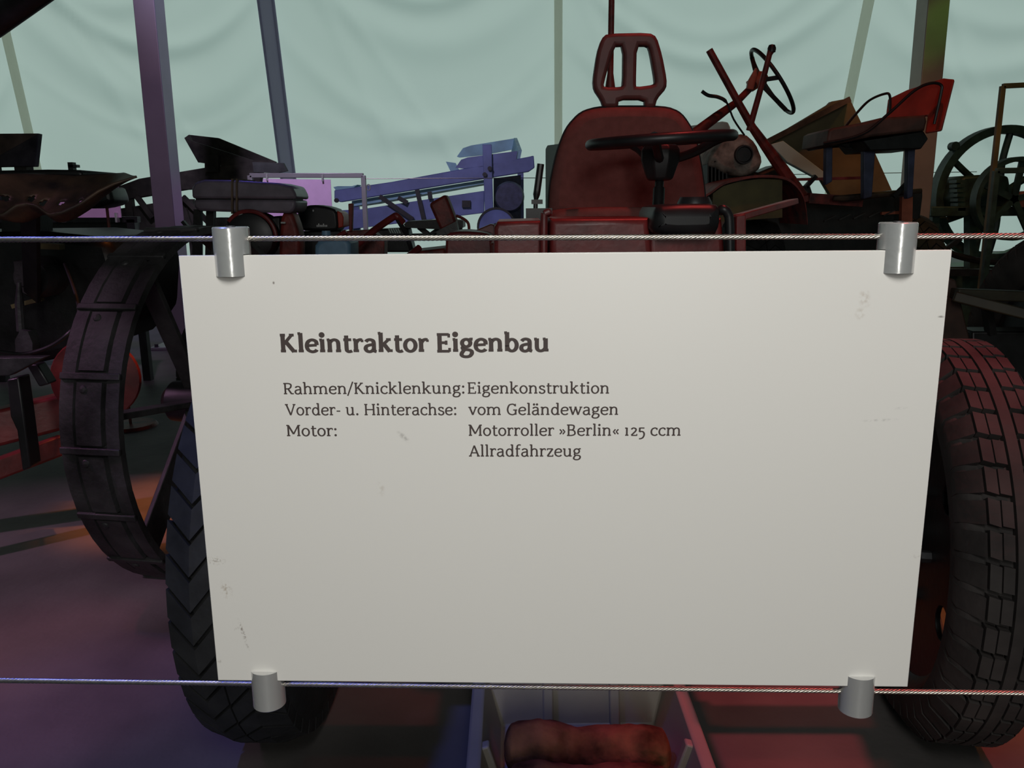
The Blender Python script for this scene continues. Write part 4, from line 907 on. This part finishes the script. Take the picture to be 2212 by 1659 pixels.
for p, q, w_ in (((1810, 314), (1870, 330), .01), ((1965, 390), (1930, 425), .02)): obj('bench_brace', MB().bar(A(*p, YBn+.2), A(*q, YBn+.2), w_, .02), BLKM, ot)

# ochre tilted hopper behind
YO = 5.0
ho = thing('tilted_hopper', 'ochre sheet-metal hopper tilted up between steering wheel and bench', 'hopper', V((A(1790, 400, YO).x, YO+.3, 0)))
b = MB().px([(1652, 308), (1790, 226), (1797, 219), (1835, 212), (1862, 268), (1935, 430), (1800, 430), (1770, 380)], YO+.1, .05); obj('front_sheet', b, OCHRE, ho)
b = MB().prism([A(1652, 308, YO), A(1790, 226, YO), A(1797, 219, YO), A(1835, 212, YO), A(1836, 218, YO), A(1798, 227, YO), A(1660, 309, YO)], (.03, .12, 0)); obj('top_sheet', b, OCHRE, ho)
b = MB().bar(A(1656, 307, YO-.01), A(1836, 214, YO-.01), .03, .02); obj('lip', b, WOODB, ho)
b = MB().px([(1665, 312), (1692, 304), (1792, 380), (1770, 388), (1700, 350)], YO-.06, .05); obj('side_leg', b, GREYG, ho, bevel=.004)
b = MB().px([(1800, 428), (1930, 428), (1925, 560), (1800, 560)], YO+.12, .2); obj('stand', b, OLIVE, ho)
b = MB().leg(1800, 1925, 552, YO+.12, .2); obj('foot', b, BLKM, ho)

# ================================================================== FAR RIGHT: FLYWHEEL ENGINE
YW = 6.0
fe = thing('flywheel_engine', 'dark green stationary engine with large spoked flywheel behind the brown-lit post', 'engine', V((3.5, 6.2, 0)))
fc = A(2158, 420, YW); fr = (A(2158, 272, YW)-fc).length
b = MB().lathe([(fr-.055, -.05), (fr, -.05), (fr, .05), (fr-.055, .05)], fc, (0, 1, 0), 72, close=True); fw_ = obj('flywheel', b, GREEN, fe)
for k in range(6):
    a = 2*pi*k/6+.45; d = V((cos(a), 0, sin(a))); obj('spoke', MB().tube(smooth([fc+d*.04, fc+d*.22+V((-sin(a)*.02, 0, cos(a)*.02)), fc+d*(fr-.04)], 5), .024, 8), GREEN, fw_)
obj('hub', MB().lathe([(0, -.09), (.06, -.09), (.07, .09), (0, .09)], fc, (0, 1, 0), 20), GREEN, fw_)
obj('rim_bolt', MB().lathe([(0, -.03), (.03, -.03), (.03, .03), (0, .03)], A(2060, 316, YW-.02), (0, 1, 0), 12), GREEN, fw_)
f2 = A(2190, 430, YW-.4); b = MB().lathe([(.24, -.04), (.27, -.04), (.27, .04), (.24, .04)], f2, (0, 1, 0), 56, close=True); p2 = obj('belt_pulley', b, GREEN, fe)
for k in range(5):
    a = 2*pi*k/5+.2; d = V((cos(a), 0, sin(a))); obj('spoke', MB().bar(f2, f2+d*.25, .04, .02), GREEN, p2)
b = MB().px([(2068, 400), (2082, 380), (2140, 376), (2180, 380), (2190, 440), (2150, 460), (2075, 458), (2060, 430)], YW-.2, .3); obj('cylinder_block', b, GREEN, fe, bevel=.02)
for k in range(7): obj('cog_tooth', MB().box(A(2066+k*.6, 392+k*10, YW-.2), (.05, .1, .02)), GREEN, fe)
b = MB().px([(2012, 446), (2240, 446), (2240, 466), (2012, 468)], YW-.25, .12); obj('bed_rail', b, GREEN, fe, bevel=.006)
b = MB().px([(2015, 466), (2030, 466), (2020, 600), (2006, 600)], YW-.2, .08).px([(2095, 466), (2130, 466), (2115, 540), (2130, 600), (2095, 600)], YW-.2, .08); obj('bed_leg', b, GREEN, fe)
b = MB().tube(smooth([A(2018, 522, YW-.3), A(2050, 545, YW-.3), A(2090, 558, YW-.3), A(2150, 566, YW-.3), A(2240, 560, YW-.3)], 5), .022, 8).bar(A(2040, 540, YW-.28), A(2075, 515, YW-.28), .03, .03); obj('guard_hoop', b, BLKM, fe)
b = MB().bar(A(2046, 588, YW-.6), A(2300, 590, YW-.6), .045, .05); obj('floor_beam', b, BLKM, fe)
b = MB().px([(2195, 414), (2260, 410), (2260, 446), (2195, 448)], YW-.35, .04); obj('side_plate', b, AMBR, fe)
b = MB().box((fc.x+.1, YW+.2, .22), (1.2, .5, .44)); obj('base_block', b, GREEN, fe, bevel=.02)
og = thing('barrier', 'olive square-tube frame rising above the flywheel at the right border', 'barrier', V((A(2190, 300, 5.2).x, 5.2, 0)), 'barrier frames of square tube')
p = A(2166, 186, 5.2); q = A(2330, 178, 5.2)
obj('upright', MB().bar(p, V((p.x, 5.2, 0)), .028, .028), OLIVE, og, bevel=.002); obj('top_rail', MB().bar(p, q, .028, .028), OLIVE, og, bevel=.002); obj('upright', MB().bar(q, V((q.x, 5.2, 0)), .028, .028), OLIVE, og)
gg = thing('barrier', 'green-lit square-tube frame in front of the flywheel hub', 'barrier', V((A(2190, 300, 4.7).x, 4.7, 0)), 'barrier frames of square tube')
p = A(2152, 369, 4.7); q = A(2330, 366, 4.7)
obj('upright', MB().bar(p, V((p.x, 4.7, 0)), .03, .03), GREEN, gg, bevel=.002); obj('top_rail', MB().bar(p, q, .03, .03), GREEN, gg, bevel=.002); obj('upright', MB().bar(q, V((q.x, 4.7, 0)), .03, .03), GREEN, gg)  # green light on this frame is put into its colour

# trailer with dark tyre, right of the sign
tl_ = thing('trailer', 'dark trailer with treaded tyre and drawbars behind the reddish front tyre', 'trailer', V((1.9, 2.9, 0)))
DOL = mat('dark_olive_paint', (50, 46, 32), 0.6, var=0.25); DBR = mat('dark_brown_paint', (64, 44, 36), 0.6, var=0.25)
C0 = A(2300, 680, 2.75); rz = .40
tt, xx = tyre(tl_, 'tyre', V((C0.x, 2.75, rz)), rz, .18, 'block', RUBD, yaw=.1); disc_wheel(tt, xx, rz, .1)
b = MB().bar(A(2060, 634, 2.4), A(2420, 648, 2.4), .03, .05).bar(A(2060, 640, 2.38), A(2420, 730, 2.2), .03, .05); obj('drawbar', b, DOL, tl_, bevel=.004)
b = MB().px([(2052, 600), (2066, 605), (2098, 740), (2100, 925), (2030, 925), (2030, 640)], 2.42, .06); obj('support_leg', b, DBR, tl_, bevel=.006)
b = MB().px([(2100, 716), (2460, 716), (2460, 900), (2100, 900)], 2.46, .10); obj('side_board', b, BLKM, tl_, bevel=.006)
b = MB().bar(A(2128, 640, 2.44), A(2140, 720, 2.46), .02, .03); obj('stay', b, BLKM, tl_)
b = MB().box((C0.x+.05, 2.75, .40), (.6, .06, .06)); obj('axle', b, BLKM, tl_)
